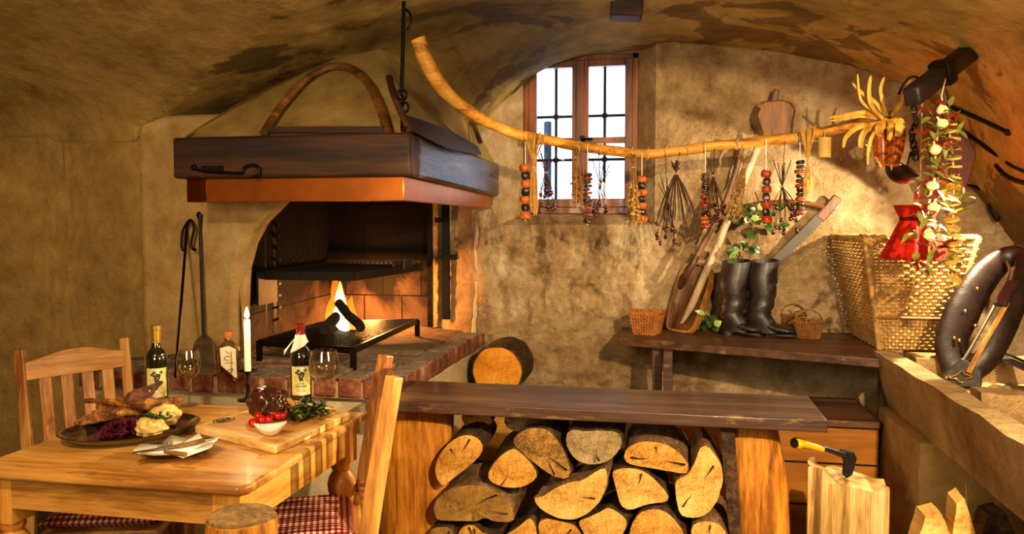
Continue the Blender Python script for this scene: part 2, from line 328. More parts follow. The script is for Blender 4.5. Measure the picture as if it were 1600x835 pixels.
# ---------------------------------------------------------------- mesh building
WM = {}
def wm(o): return WM.get(o.name, Matrix.Identity(4)) if o is not None else Matrix.Identity(4)
def thing(name, label, cat, loc=(0, 0, 0), rot=(0, 0, 0), group=None):
    o = bpy.data.objects.new(name, None); C.objects.link(o); o.empty_display_size = .05
    o.location = loc; o.rotation_euler = rot; o['label'] = label; o['category'] = cat
    if group: o['group'] = group
    WM[o.name] = Matrix.LocRotScale(V(loc), Euler(rot), None)
    return o
def tag(o, label, cat, group=None, kind=None):
    o['label'] = label; o['category'] = cat
    if group: o['group'] = group
    if kind: o['kind'] = kind
    return o
class MB:
    def __init__(s): s.bm = bmesh.new(); s.mi = 0
    def v(s, p): return s.bm.verts.new(p)
    def f(s, vs):
        try:
            fc = s.bm.faces.new(vs); fc.material_index = s.mi; return fc
        except ValueError: return None
    def box(s, c, size, rot=None, taper=1.0):
        M = Matrix.Translation(V(c)) @ (rot if isinstance(rot, Matrix) else Euler(rot or (0, 0, 0)).to_matrix().to_4x4())
        q = []
        for z in (-.5, .5):
            k = taper if z > 0 else 1
            for x, y in ((-.5, -.5), (.5, -.5), (.5, .5), (-.5, .5)): q.append(s.v(M @ V((x*size[0]*k, y*size[1]*k, z*size[2]))))
        for a in ((3, 2, 1, 0), (4, 5, 6, 7), (0, 1, 5, 4), (1, 2, 6, 5), (2, 3, 7, 6), (3, 0, 4, 7)): s.f([q[i] for i in a])
        return s
    def hexa(s, bot, top):
        q = [s.v(p) for p in list(bot)+list(top)]
        for a in ((3, 2, 1, 0), (4, 5, 6, 7), (0, 1, 5, 4), (1, 2, 6, 5), (2, 3, 7, 6), (3, 0, 4, 7)): s.f([q[i] for i in a])
        return s
    def bar(s, a, b, w, t, up=(0, 0, 1)):
        """a straight square-section bar from a to b"""
        a, b = V(a), V(b); d = (b-a).normalized(); u = V(up); x = d.cross(u)
        if x.length < 1e-4: x = d.cross(V((0, 1, 0)))
        x.normalize(); y = x.cross(d)
        fr = lambda p: [p+x*(i*w/2)+y*(j*t/2) for i, j in ((-1, -1), (1, -1), (1, 1), (-1, 1))]
        return s.hexa(fr(a), fr(b))
    def tube(s, pts, r, n=8, flat=1.0, up=None, closed=False, cap=True):
        P = [V(p) for p in pts]; m = len(P)
        rr = r if isinstance(r, (list, tuple)) else [r]*m
        T = []
        for i in range(m):
            a = P[(i-1) % m] if closed else P[max(i-1, 0)]; b = P[(i+1) % m] if closed else P[min(i+1, m-1)]
            t = (b-a); T.append(t.normalized() if t.length > 1e-9 else V((0, 0, 1)))
        u = V(up) if up is not None else (V((0, 0, 1)) if abs(T[0].z) < .9 else V((1, 0, 0)))
        rings = []
        for i in range(m):
            x = T[i].cross(u)
            if x.length < 1e-5: x = T[i].orthogonal()
            x.normalize(); y = x.cross(T[i]).normalized()
            if up is None: u = y
            rings.append([s.v(P[i]+x*(rr[i]*math.cos(2*PI*j/n))+y*(rr[i]*flat*math.sin(2*PI*j/n))) for j in range(n)])
        for i in range(m if closed else m-1):
            A, B = rings[i], rings[(i+1) % m]
            for j in range(n): s.f([A[j], A[(j+1) % n], B[(j+1) % n], B[j]])
        if cap and not closed: s.f(rings[0][::-1]); s.f(rings[-1])
        return s
    def lathe(s, prof, o=(0, 0, 0), n=24, M=None, mod=None):
        o = V(o); rings = []
        for r, z in prof:
            ring = []
            for j in range(n):
                a = 2*PI*j/n; k = mod(a, z) if mod else 1
                p = V((r*k*math.cos(a), r*k*math.sin(a), z))
                ring.append(s.v((M @ p if M else p)+o))
            rings.append(ring)
        for A, B in zip(rings, rings[1:]):
            for j in range(n): s.f([A[j], A[(j+1) % n], B[(j+1) % n], B[j]])
        if prof[0][0] > 1e-6: s.f(rings[0][::-1])
        if prof[-1][0] > 1e-6: s.f(rings[-1])
        return s
    def prism(s, poly, ext, caps=(None, None)):
        """poly: points; ext: vector. caps: material index for front and back"""
        a = [s.v(p) for p in poly]; b = [s.v(V(p)+V(ext)) for p in poly]; n = len(a); keep = s.mi
        if caps[0] is not None: s.mi = caps[0]
        s.f(a)
        s.mi = caps[1] if caps[1] is not None else keep
        s.f(b[::-1]); s.mi = keep
        for i in range(n): s.f([a[i], b[i], b[(i+1) % n], a[(i+1) % n]])
        return s
    def grid(s, fn, nu, nv, wrap=False, skip=None):
        q = [[s.v(fn(i/nu, j/nv)) for j in range(nv+1)] for i in range(nu+1)]
        for i in range(nu):
            for j in range(nv):
                if skip and skip((i+.5)/nu, (j+.5)/nv): continue
                s.f([q[i][j], q[i+1][j], q[i+1][j+1], q[i][j+1]])
        return s
    def blob(s, c, rad, amp=.0, freq=3, seed=0, sub=3, rot=None):
        M = Euler(rot or (0, 0, 0)).to_matrix()
        g = bmesh.ops.create_icosphere(s.bm, subdivisions=sub, radius=1.0)
        for v in g['verts']:
            p = v.co.copy(); k = 1+amp*noise.noise(p*freq+V((seed*7.3, seed*3.1, seed)))
            v.co = M @ V((p.x*rad[0]*k, p.y*rad[1]*k, p.z*rad[2]*k))+V(c)
            for f in v.link_faces: f.material_index = s.mi
        return s
    def leaf(s, p, d, up, ln, w, curl=.2):
        p, d = V(p), V(d).normalized(); u = V(up); x = d.cross(u)
        if x.length < 1e-4: x = d.orthogonal()
        x.normalize(); u = x.cross(d); a = []
        prof = [(0, .04), (.2, .7), (.45, 1), (.7, .75), (1, .03)]
        for t, k in prof:
            c = p+d*(ln*t)+u*(-curl*ln*t*t); a.append((s.v(c-x*(w*k/2)+u*(w*.12*k)), s.v(c), s.v(c+x*(w*k/2)+u*(w*.12*k))))
        for A, B in zip(a, a[1:]):
            s.f([A[0], A[1], B[1], B[0]]); s.f([A[1], A[2], B[2], B[1]])
        return s
    def rough(s, cuts, amp, freq, seed=0, zfix=None):
        bmesh.ops.subdivide_edges(s.bm, edges=s.bm.edges[:], cuts=cuts, use_grid_fill=True)
        for v in s.bm.verts:
            if zfix is not None and v.co.z < zfix: continue
            p = v.co*freq+V((seed*3.7, seed*1.3, seed)); v.co += noise.noise_vector(p)*amp+noise.noise_vector(p*3.1)*amp*.4
        return s
    def build(s, name, mats, parent=None, smooth=True, local=False, sub=0, bevel=0, seg=2, origin=None, thick=0, angle=.7):
        bmesh.ops.recalc_face_normals(s.bm, faces=s.bm.faces[:])
        me = bpy.data.meshes.new(name); 
        if parent is not None:
            if not local: s.bm.transform(wm(parent).inverted())
        else:
            if origin is None and not local:
                zs = [v.co for v in s.bm.verts]; lo = [min(p[i] for p in zs) for i in range(3)]; hi = [max(p[i] for p in zs) for i in range(3)]
                origin = V(((lo[0]+hi[0])/2, (lo[1]+hi[1])/2, lo[2]))
            origin = V(origin or (0, 0, 0))
            if origin.length: s.bm.transform(Matrix.Translation(-origin))
        if smooth:
            for f in s.bm.faces: f.smooth = True
        s.bm.to_mesh(me); s.bm.free()
        if smooth: me.set_sharp_from_angle(angle=angle)
        for m in (mats if isinstance(mats, (list, tuple)) else [mats]): me.materials.append(MT[m])
        o = bpy.data.objects.new(name, me); C.objects.link(o)
        if parent is not None: o.parent = parent; WM[o.name] = wm(parent)
        else: o.location = origin; WM[o.name] = Matrix.Translation(origin)
        if thick: md = o.modifiers.new('thick', 'SOLIDIFY'); md.thickness = thick; md.offset = 0
        if bevel:
            md = o.modifiers.new('bevel', 'BEVEL'); md.width = bevel; md.segments = seg; md.limit_method = 'ANGLE'; md.angle_limit = R(35)
        if sub: md = o.modifiers.new('sub', 'SUBSURF'); md.levels = sub; md.render_levels = sub
        return o
def struct(o): o['kind'] = 'structure'; return o
def copy_tree(o, parent=None):
    c = o.copy(); C.objects.link(c); c.parent = parent
    for ch in [x for x in bpy.data.objects if x.parent == o]: copy_tree(ch, c)
    return c
def textmesh(name, body, size, M, mat, parent, wrap=None):
    """lettering as a mesh of its own; wrap=(cx,cy,r) bends it round an upright bottle (local frame of the parent)"""
    cu = bpy.data.curves.new('lettering', 'FONT'); cu.body = body; cu.size = size; cu.align_x = 'CENTER'; cu.align_y = 'CENTER'; cu.extrude = .0002
    ob = bpy.data.objects.new('lettering', cu); C.objects.link(ob)
    dg = bpy.context.evaluated_depsgraph_get(); me = bpy.data.meshes.new_from_object(ob.evaluated_get(dg))
    bpy.data.objects.remove(ob); bpy.data.curves.remove(cu)
    for v in me.vertices:
        p = v.co.copy()
        if wrap: a = p.x/wrap; v.co = M @ V((math.sin(a)*(wrap+p.z), -math.cos(a)*(wrap+p.z), p.y))
        else: v.co = M @ p
    me.name = name; me.materials.clear(); me.materials.append(MT[mat])
    o = bpy.data.objects.new(name, me); C.objects.link(o); o.parent = parent; return o
# ================================================================ THE SETTING
def nz(p, s, seed=0): return noise.noise(V((p[0]*s+seed, p[1]*s+seed*2.1, p[2]*s-seed)))
struct(MB().grid(lambda u, v: V((lerp(-4.2, 2.4, u), lerp(-2.6, 5.0, v), .006*nz((u*9, v*9, 0), 3))), 40, 40).build('floor', 'floor'))
# vault: a low barrel that runs into the window wall, crossed at the left by a second one
RT = [(0, 2.45), (.5, 2.39), (.93, 2.29), (1.28, 2.15), (1.42, 1.95), (1.54, 1.66), (1.8, 1.29), (2.0, .9), (2.1, .6)]
def z_main(X, Y):
    z = 1.9+.55*(1-(X/2.65)**2) if X < 0 else interp(RT, X)
    return z-.44*math.exp(-((X+1.3)/.36)**2)*sstep(3.75, 4.6, Y)
def z_cross(X, Y):
    if Y >= 3.6: return 1.84
    return 1.84+.62*math.sqrt(max(0, 1-(max(0, Y-1.3)/2.3)**2))
def vault(X, Y):
    z = z_main(X, Y) if X > -2.65 else 0
    if X < 0: z = max(z, z_cross(X, Y)) if X > -2.65 else z_cross(X, Y)
    z -= .07*sstep(3.0, 2.85, Y)*sstep(.8, 1.0, X)
    return z+.012*nz((X, Y, 0), 2.2, 3)+.004*nz((X, Y, 0), 9, 5)
XS = [-4.2+i*.05 for i in range(96)]+[.6+i*.02 for i in range(76)]
YS = sorted([-2.6+i*.1 for i in range(40)]+[1.4+i*.04 for i in range(86)]+[3.57, 3.585, 3.59, 3.6+1e-4])
mb = MB(); G = [[mb.v((x, y, vault(x, y))) for y in YS] for x in XS]
for i in range(len(XS)-1):
    for j in range(len(YS)-1):
        if XS[i+1] < -2.66 and YS[j] > 3.6: continue
        cx, cy = (XS[i]+XS[i+1])/2, (YS[j]+YS[j+1])/2
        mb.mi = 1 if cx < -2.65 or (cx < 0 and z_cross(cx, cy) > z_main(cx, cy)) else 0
        mb.f([G[i][j], G[i+1][j], G[i+1][j+1], G[i][j+1]])
struct(mb.build('ceiling', ['plaster_vault', 'plaster_left'], origin=V((0, 0, 0)), angle=1.3))
# window wall, rough plaster over rubble, with the splayed recess
RX0, RX1, RZ0, RZ1 = -1.02, -.10, 1.42, 2.5
def wall_d(X, Z):
    e = max(RX0-X, X-RX1, RZ0-Z, Z-RZ1)
    k = sstep(0.0, .09, e)*sstep(-1.19, -1.1, X)
    p = (X, 0, Z); st = nz(p, 4.5, 2); ms = nz(p, 11, 7); fn = nz(p, 28, 11)+.8*nz(p, 47, 5)
    rough = .55+.45*sstep(1.5, 1.2, Z)
    return -(.030*abs(st)*1.5+.024*ms+.013*fn)*k*rough-.012*k
xs = sorted(set([round(-1.19+i*.014, 4) for i in range(239)]+[RX0, RX1])); zs = sorted(set([round(i*.014, 4) for i in range(185)]+[RZ0]))
mb = MB(); G = [[mb.v((x, 4.70+wall_d(x, z), z)) for z in zs] for x in xs]
for i in range(len(xs)-1):
    for j in range(len(zs)-1):
        cx, cz = (xs[i]+xs[i+1])/2, (zs[j]+zs[j+1])/2
        if RX0 < cx < RX1 and RZ0 < cz < RZ1: continue
        mb.f([G[i][j], G[i+1][j], G[i+1][j+1], G[i][j+1]])
struct(mb.build('wall_back', 'plaster_back', origin=V((0, 0, 0))))
WX0, WX1, WZ0, WZ1, WY = -.895, -.205, 1.487, 2.44, 4.86
mb = MB()
def quadgrid(a, b, c, d, n=14, amp=.006):
    a, b, c, d = map(V, (a, b, c, d))
    mb.grid(lambda u, v: lerp(lerp(a, b, u), lerp(d, c, u), v)+V((1, 1, 1))*amp*min(1, 7*min(u, 1-u, v, 1-v))*nz(lerp(lerp(a, b, u), lerp(d, c, u), v), 8), n, n)
quadgrid((RX0, 4.70, RZ0-.01), (WX0, WY, WZ0), (WX0, WY, 2.55), (RX0, 4.70, 2.55))
quadgrid((RX1, 4.70, RZ0-.01), (WX1, WY, WZ0), (WX1, WY, 2.55), (RX1, 4.70, 2.55))
quadgrid((RX0, 4.70, RZ0), (RX1, 4.70, RZ0), (WX1, WY, WZ0), (WX0, WY, WZ0), 14, .004)
quadgrid((RX0, 4.70, 2.44), (RX1, 4.70, 2.44), (WX1, WY, 2.45), (WX0, WY, 2.45))
mb.box((-.55, WY+.03, 2.52), (.74, .05, .18))
struct(mb.build('trim_1', 'plaster_back', origin=V((0, 0, 0))))
# outer reveal of the thick wall
mb = MB(); y0, y1 = WY+.07, WY+.42
for a, b in (((WX0-.02, 0, WZ0-.3), (WX0-.02, 0, WZ1+.3)), ((WX1+.02, 0, WZ0-.3), (WX1+.02, 0, WZ1+.3)), ((WX0-.02, 0, WZ1), (WX1+.02, 0, WZ1)), ((WX0-.02, 0, WZ0-.01), (WX1+.02, 0, WZ0-.01))):
    mb.f([mb.v((a[0], y0, a[2])), mb.v((b[0], y0, b[2])), mb.v((b[0]*1.12+.08, y1, b[2])), mb.v((a[0]*1.12+.08, y1, a[2]))])
struct(mb.build('trim_2', 'outer_plaster', origin=V((0, 0, 0))))
# window: frame, two casements with glazing bars, panes, handle
win = bpy.data.objects.new('window_1', None); C.objects.link(win); win.location = (-.55, WY, WZ0); struct(win); WM[win.name] = Matrix.Translation(V(win.location))
mb = MB(); t = .036
for x in (WX0+t/2, WX1-t/2): mb.box((x, WY+.02, (WZ0+WZ1)/2), (t, .07, WZ1-WZ0))
mb.box((-.55, WY+.02, WZ1-t/2), (WX1-WX0, .07, t)); mb.box((-.55, WY+.02, WZ0+.02), (WX1-WX0, .075, .04)); mb.build('window_frame', 'window_wood', win, bevel=.004)
for k, (x0, x1) in enumerate(((WX0+t-.004, -.553), (-.547, WX1-t+.004))):
    z0, z1 = WZ0+.04, WZ1-t+.004; w = .046; mb = MB(); y = WY+.0
    for x in (x0+w/2, x1-w/2): mb.box((x, y, (z0+z1)/2), (w, .045, z1-z0))
    for z, h in ((z0+.025, .05), (z1-.02, .04), (z0+.40, .036)): mb.box(((x0+x1)/2, y, z), (x1-x0-.01, .04, h))
    s = mb.build('casement', 'window_wood', win, bevel=.004)
    for za, zb in ((z0+.05, z0+.38), (z0+.42, z1-.04)):
        MB().box(((x0+x1)/2, y, (za+zb)/2), (x1-x0-2*w+.01, .004, zb-za+.01)).build('pane', 'pane', s)
mb = MB().box((-.535, WY-.028, 1.93), (.03, .012, .05)).tube([(-.535, WY-.035, 1.93), (-.535, WY-.06, 1.93), (-.47, WY-.065, 1.932)], .007); mb.build('handle', 'iron', win)
mb = MB().box((-.55, WY-.026, (WZ0+WZ1)/2), (.05, .012, WZ1-WZ0-.07)); mb.build('cover_strip', 'window_wood', win, bevel=.004)
# wrought iron bars outside
ir = thing('window_grille', 'wrought iron grille of crossed bars with knobs outside the window', 'grille', (-.55, WY+.2, WZ0-.01))
gx = [aY(869, 180, WY+.2).x, aY(945, 180, WY+.2).x]; gz = [aY(0, 0, 1).z, 0]
mb = MB()
for x in gx: mb.tube([(x, WY+.2, WZ0-.02), (x, WY+.2, WZ1+.05)], .009)
mb.build('upright_bar', 'iron_dark', ir)
mb = MB(); gzs = [aY(905, 182, WY+.2).z, aY(905, 250, WY+.2).z]
for z in gzs: mb.tube([(WX0-.03, WY+.2, z), (WX1+.05, WY+.2, z)], .009)
mb.build('cross_bar', 'iron_dark', ir)
for x in gx:
    for z in gzs: MB().blob((x, WY+.2, z), (.02, .02, .02), sub=2).build('knob', 'iron_dark', ir)
# things outside: a blue painted frame of the next house and a pot of flowers on the sill
mb = MB(); p = aY(856, 170, 5.25); mb.box((p.x, 5.25, 1.85), (.05, .03, .5)); tag(mb.build('shutter', 'blue_frame', bevel=.01), 'narrow blue shutter seen through the window glass', 'shutter')
mb = MB(); q = aY(886, 332, WY+.12)
for i in range(60):
    a = random.Random(i); mb.blob((q.x+a.uniform(-.08, .08), WY+.12+a.uniform(-.03, .03), q.z-.03+a.uniform(0, .05)*(1)), (.013, .013, .012), .3, 4, i, 1)
tag(mb.build('window_flowers', 'flower_pink'), 'pink flowers on the outer window sill, behind the lower left pane', 'flowers')
# left wall: a flat run, a shallow step beside the frame edge, the corner pier
mb = MB(); plan = [(-4.2, 3.5), (-3.22, 3.585), (-3.1, 3.60), (-3.0, 3.605), (-2.8, 3.61), (-2.56, 3.61)]
P0 = [V((x, y, 0)) for x, y in plan]
mb.grid(lambda u, v: V((interp([(i/5, p[0]) for i, p in enumerate(plan)], u), interp([(i/5, p[1]) for i, p in enumerate(plan)], u)+.008*nz((u*20, 0, v*12), 1.3), v*1.87)), 40, 40)
struct(mb.build('wall_left', 'plaster_left', origin=V((0, 0, 0))))
struct(MB().grid(lambda u, v: V((-4.15, lerp(-2.6, 3.6, u), v*2.6)), 8, 6).build('wall_left_side', 'plaster_left'))
struct(MB().grid(lambda u, v: V((lerp(-4.2, 2.1, u), -2.55, v*2.7)), 8, 6).build('wall_front', 'plaster_left'))
struct(MB().grid(lambda u, v: V((2.03-.02*v+.01*nz((0, u*30, v*10), 1), lerp(-2.6, 4.75, u), v*1.35)), 60, 16).build('wall_right', 'plaster_vault'))
struct(MB().box((-.9, 1.1, 2.72), (6.7, 7.5, .05)).build('light_block_top', 'plaster_vault'))  # unseen slab added above the vault to keep sky light out
struct(MB().box((-2.72, 5.02, 1.35), (3.0, .05, 2.7)).box((-4.22, 4.2, 1.35), (.05, 1.7, 2.7)).build('light_block_chimney', 'plaster_vault'))  # unseen panels added behind the chimney to stop daylight leaking in
# ================================================================ FIREPLACE
HZ = .77
fp = thing('fireplace', 'open corner fireplace with a sooty firebox, plaster arch and brick hearth', 'fireplace', (-1.85, 3.2, 0))
ar = [(-2.11, .60), (-2.11, .80), (-2.105, 1.0), (-2.09, 1.2), (-2.05, 1.33), (-1.99, 1.43), (-1.90, 1.51), (-1.85, 1.56), (-1.85, 1.97), (-2.655, 1.97), (-2.655, .0), (-2.11, 0)]
MB().prism([(x, 3.6, z) for x, z in ar], (0, .15, 0)).build('arch_pier', 'pier_plaster', fp, bevel=.045, seg=4)
mb = MB()
mb.f([mb.v(p) for p in ((-2.105, 3.62, .7), (-2.225, 4.95, .7), (-2.225, 4.95, 2.0), (-2.105, 3.62, 2.0))])
mb.f([mb.v(p) for p in ((-2.225, 4.95, .7), (-1.53, 4.95, .7), (-1.53, 4.95, 2.0), (-2.225, 4.95, 2.0))]); mb.build('firebox', 'firebrick', fp)
# right side: rubble splay and the whitewashed arris that bows out under the hood
mb = MB(); jx = lambda z: -1.185+.05*sstep(1.25, 1.62, z)+.015*math.sin(z*7)
mb.grid(lambda u, v: V((lerp(-1.53, jx(.7+v*1.1), u), lerp(4.95, 4.70, u)-.02*abs(nz((u*6, 0, v*12), 2)), .7+v*1.1)), 16, 40); mb.build('rubble_splay', 'plaster_back', fp)
mb = MB(); mb.grid(lambda u, v: V((jx(.75+v*.95)-.01+u*.05, 4.70-.022*math.sin(PI*u)+.02*(1-u), .75+v*.95)), 6, 30); mb.build('whitewashed_arris', 'plaster_pale', fp)
MB().box((-1.875, 4.05, .345), (1.49, 1.74, .69)).build('hearth_base', 'plaster_pale', fp, bevel=.02)
mb = MB().box((-1.873, 4.06, .722), (1.508, 1.846, .07)); mb.build('mortar_bed', 'joint', fp)
rnd = random.Random(4)
def brick(mb, x0, x1, y0, y1, z0, z1):
    j = lambda: rnd.uniform(-.006, .006); a = rnd.uniform(-.012, .012)
    b = [(x0+j(), y0+j(), z0), (x1+j(), y0+j(), z0), (x1+j(), y1+j(), z0), (x0+j(), y1+j(), z0)]
    dz = rnd.uniform(-.004, .006); t = [(x, y, z1+dz+rnd.uniform(-.003, .003)) for x, y, _ in b]; mb.hexa(b, t)
mb = MB()
x = -2.62
while x < -1.26: brick(mb, x, x+.10, 3.13, 3.36, .69, HZ); x += .113
y = 3.14
while y < 4.66: brick(mb, -1.24, -1.11, y, y+.10, .69, HZ); y += .113
for r, yy in enumerate([3.375, 3.495, 3.615, 3.735, 3.855]):
    x = -2.6+(.12 if r % 2 else 0)
    while x < -1.28:
        x1 = min(x+.235, -1.255)
        if r > 1 and x1 < -2.1: x += .247; continue
        brick(mb, x, x1, yy, yy+.107, .70, HZ-.002); x += .247
mb.build('hearth_bricks', ['brick'], fp, bevel=.009, seg=2)
for p in bpy.data.objects['hearth_bricks'].data.polygons: p.material_index = 1 if p.normal.z > .8 else 0
bpy.data.objects['hearth_bricks'].data.materials.append(MT['brick_top'])
MB().grid(lambda u, v: V((lerp(-2.2, -1.25, u), lerp(3.95, 4.95, v), HZ-.012+.02*abs(nz((u*9, v*9, 0), 1)))), 24, 24).build('ash_bed', 'ash', fp)
# ratchet bars and plate on the firebox wall, iron post with strap hinge at the open side
for px in (414, 431):
    a = aX(px, 356, -2.13); y = a.y; mb = MB().box((-2.118-.05*(y-3.62)/.7, y, 1.16), (.014, .03, .80))
    if px == 431:
        for k in range(9): mb.box((-2.10-.05*(y-3.62)/.7, y+.02, .9+.065*k), (.02, .03, .012))
    mb.build('ratchet_bar', 'iron_dark', fp)
mb = MB().bar((-1.50, 4.86, .77), (-1.50, 4.86, 1.78), .03, .03, (0, 1, 0)); mb.build('iron_post', 'iron', fp)
mb = MB().box((-1.38, 4.80, 1.20), (.045, .03, .74)).box((-1.36, 4.785, 1.22), (.11, .012, .035)).box((-1.40, 4.785, 1.45), (.09, .012, .03)); mb.build('door_strap', 'iron_dark', fp)
# ---------------------------------------------------------------- hood
hd = thing('chimney_hood', 'plastered chimney hood resting on dark timber beams with a copper band', 'hood', (-1.6, 3.9, 1.52))
FL, FR, BR = V((-2.16, 3.26, 1.80)), V((-1.09, 3.26, 1.80)), V((-1.04, 4.75, 1.78))
A1 = aY(590, 67, 3.85); L1 = aY(505, 100, 3.72); L2 = aY(400, 152, 3.55); L3 = aY(290, 212, 3.36)
R1 = aY(645, 88, 4.05); R2 = aY(700, 130, 4.35); R3 = aY(742, 200, 4.68)
sil = [FL, L3, L2, L1, A1, R1, R2, R3, BR]; mid = V((-1.5, 4.6, 1.9))
mb = MB()
def hoodfront(u, v):
    b = lerp(FL, FR, u); tl = [FL, L3, L2, L1, A1]; k = u*4; i = min(3, int(k)); t = lerp(tl[i], tl[i+1], k-i); return lerp(b, t, v)
def hoodright(u, v):
    b = lerp(FR, BR, u); tl = [A1, R1, R2, R3, BR+V((0, 0, .02))]; k = u*4; i = min(3, int(k)); t = lerp(tl[i], tl[i+1], k-i); return lerp(b, t, v)
mb.grid(hoodfront, 24, 16); mb.grid(hoodright, 24, 16)
back = [p+V((-.03, .5, .22)) for p in sil]
vs, vb = [mb.v(p) for p in sil], [mb.v(p) for p in back]
for i in range(len(sil)-1): mb.f([vs[i], vs[i+1], vb[i+1], vb[i]])
bmesh.ops.remove_doubles(mb.bm, verts=mb.bm.verts[:], dist=.001)
o = mb.build('plaster_cone', 'plaster_hood', hd, angle=1.2)
MB().box((-1.62, 3.26, 1.715), (1.10, .13, .18)).build('front_beam', 'beam_dark', hd, bevel=.012)
MB().hexa([(-1.20, 3.326, 1.625), (-1.07, 3.326, 1.625), (-1.015, 4.68, 1.59), (-1.14, 4.68, 1.59)], [(-1.20, 3.326, 1.804), (-1.07, 3.326, 1.804), (-1.015, 4.68, 1.785), (-1.14, 4.68, 1.785)]).build('side_beam', 'beam_side', hd, bevel=.012)
x0 = aY(325, 290, 3.245).x
MB().box(((-2.13+x0)/2, 3.245, 1.573), (x0+2.13, .02, .104)).build('tarnished_copper_end', 'copper_old', hd, bevel=.003)
MB().box(((x0-1.115)/2, 3.243, 1.573), (-1.115-x0, .02, .104)).build('copper_band', 'copper', hd, bevel=.003)
MB().hexa([(-1.135, 3.235, 1.522), (-1.112, 3.235, 1.522), (-1.06, 4.66, 1.515), (-1.085, 4.66, 1.515)], [(-1.135, 3.235, 1.624), (-1.112, 3.235, 1.624), (-1.06, 4.66, 1.60), (-1.085, 4.66, 1.60)]).build('copper_band', 'copper', hd, bevel=.003)
MB().box((-1.62, 4.0, 1.70), (.98, 1.36, .02)).build('smoke_chamber', 'iron_dark', hd)
# beam stub in the vault
mb = MB(); p = aY(980, 0, 3.75); mb.box((p.x, 3.8, 2.525), (.15, .13, .30), (0, .06, .1), .9); struct(mb.build('trim_3', 'beam_dark', bevel=.012))
# ================================================================ CAMERA AND LIGHT
cam = bpy.data.objects.new('camera', bpy.data.cameras.new('camera')); C.objects.link(cam); bpy.context.scene.camera = cam
cam.location = EYE; cam.rotation_euler = (PI/2-TH, 0, PSI); cam.data.sensor_width = 36; cam.data.lens = F/1600*36; cam.data.clip_start = .05
def lamp(name, typ, loc, power, col, size=.05, target=None, angle=120, blend=.3):
    l = bpy.data.lights.new(name, typ); l.energy = power; l.color = col; l.shadow_soft_size = size
    o = bpy.data.objects.new(name, l); C.objects.link(o); o.location = loc
    if typ == 'SPOT':
        l.spot_size = R(angle); l.spot_blend = blend
        o.rotation_euler = (V(target)-V(loc)).to_track_quat('-Z', 'Y').to_euler()
    return o
WARM = (1, .72, .40)
lamp('wall_spot', 'SPOT', (1.28, 3.8, 1.60), 140, (1, .78, .48), .015, V((1.28, 3.8, 1.60))+V((-.60, .36, -.69)), 124, .05)
lamp('added_stripe_spot', 'SPOT', (1.3, 3.3, 1.62), 640, (1, .72, .40), .012, (-1.0, 2.3, .76), 32, .2)  # added narrow spot, strengthens the chair slat stripes on the table side
lamp('ceiling_spot', 'SPOT', (.95, .6, 2.05), 560, WARM, .02, (.15, 3.6, .5), 62, .12)
lamp('table_lamp', 'SPOT', (-1.25, .8, 2.15), 105, WARM, .04, (-1.7, 3.0, .8), 110, .3)
lamp('room_fill', 'POINT', (-.9, -.2, 1.6), 135, (1, .80, .50), .35)  # added fill point that lifts the left wall and room, no lamp there
lamp('vault_fill', 'POINT', (.9, 1.6, 1.5), 80, (1, .80, .50), .2)  # added fill standing in for bounced light on the vault
lamp('fire_glow', 'POINT', (-1.84, 4.72, 1.0), 52, (1, .38, .09), .05)
lamp('candle_glow', 'POINT', D(387, 486, 2.9), 3, (1, .65, .30), .01)

w = bpy.data.worlds.new('sky'); bpy.context.scene.world = w; w.use_nodes = True
w.node_tree.nodes['Background'].inputs[0].default_value = (.78, .88, 1, 1); w.node_tree.nodes['Background'].inputs[1].default_value = 3.2
sc = bpy.context.scene
sc.view_settings.view_transform = 'Standard'; sc.view_settings.look = 'None'; sc.view_settings.exposure = 0; sc.view_settings.gamma = 1
sc.cycles.use_denoising = True; sc.cycles.max_bounces = 6; sc.cycles.transparent_max_bounces = 16; sc.cycles.caustics_reflective = False; sc.cycles.caustics_refractive = False; sc.cycles.sample_clamp_indirect = 4
# ================================================================ FIRE AND HEARTH THINGS
gr = thing('fire_grate', 'low black iron mesh grate on short legs standing on the brick hearth', 'grate', tuple(aZ(540, 560, HZ)))
GZ = .865
g0, g1, g2, g3 = aZ(405, 533, GZ), aZ(552, 545, GZ), aZ(652, 500, GZ), aZ(500, 505, GZ)
mb = MB()
for i in range(27):
    t = i/26; mb.bar(lerp(g0, g1, t), lerp(g3, g2, t), .005, .005)
for i in range(25):
    t = i/24; mb.bar(lerp(g0, g3, t)+V((0, 0, .004)), lerp(g1, g2, t)+V((0, 0, .004)), .005, .005)
mb.build('grate_mesh', 'iron', gr)
mb = MB()
for a, b in ((g0, g1), (g1, g2), (g2, g3), (g3, g0)): mb.bar(a-V((0, 0, .008)), b-V((0, 0, .008)), .012, .03)
mb.build('grate_frame', 'iron', gr)
for p in (g0, g1, g2, g3): MB().bar(p, V((p.x, p.y-.0, HZ-.002)), .028, .012).build('leg', 'iron', gr)
gs = thing('grill_shelf', 'heavy black grill shelf hung on ratchet bars above the fire', 'grill', (-1.85, 4.2, 1.14))
s0, s1, s2, s3 = V((-2.10, 3.84, 1.165)), V((-1.60, 3.86, 1.165)), V((-1.545, 4.86, 1.165)), V((-2.19, 4.86, 1.165))
mb = MB()
for i in range(23): t = i/22; mb.bar(lerp(s0, s1, t), lerp(s3, s2, t), .008, .006)
for i in range(18): t = i/17; mb.bar(lerp(s0, s3, t)+V((0, 0, .005)), lerp(s1, s2, t)+V((0, 0, .005)), .008, .006)
mb.build('grill_mesh', 'iron', gs)
mb = MB()
for a, b in ((s0, s1), (s1, s2), (s2, s3), (s3, s0)): mb.bar(a-V((0, 0, .01)), b-V((0, 0, .01)), .012, .045)
mb.build('grill_frame', 'iron_dark', gs)
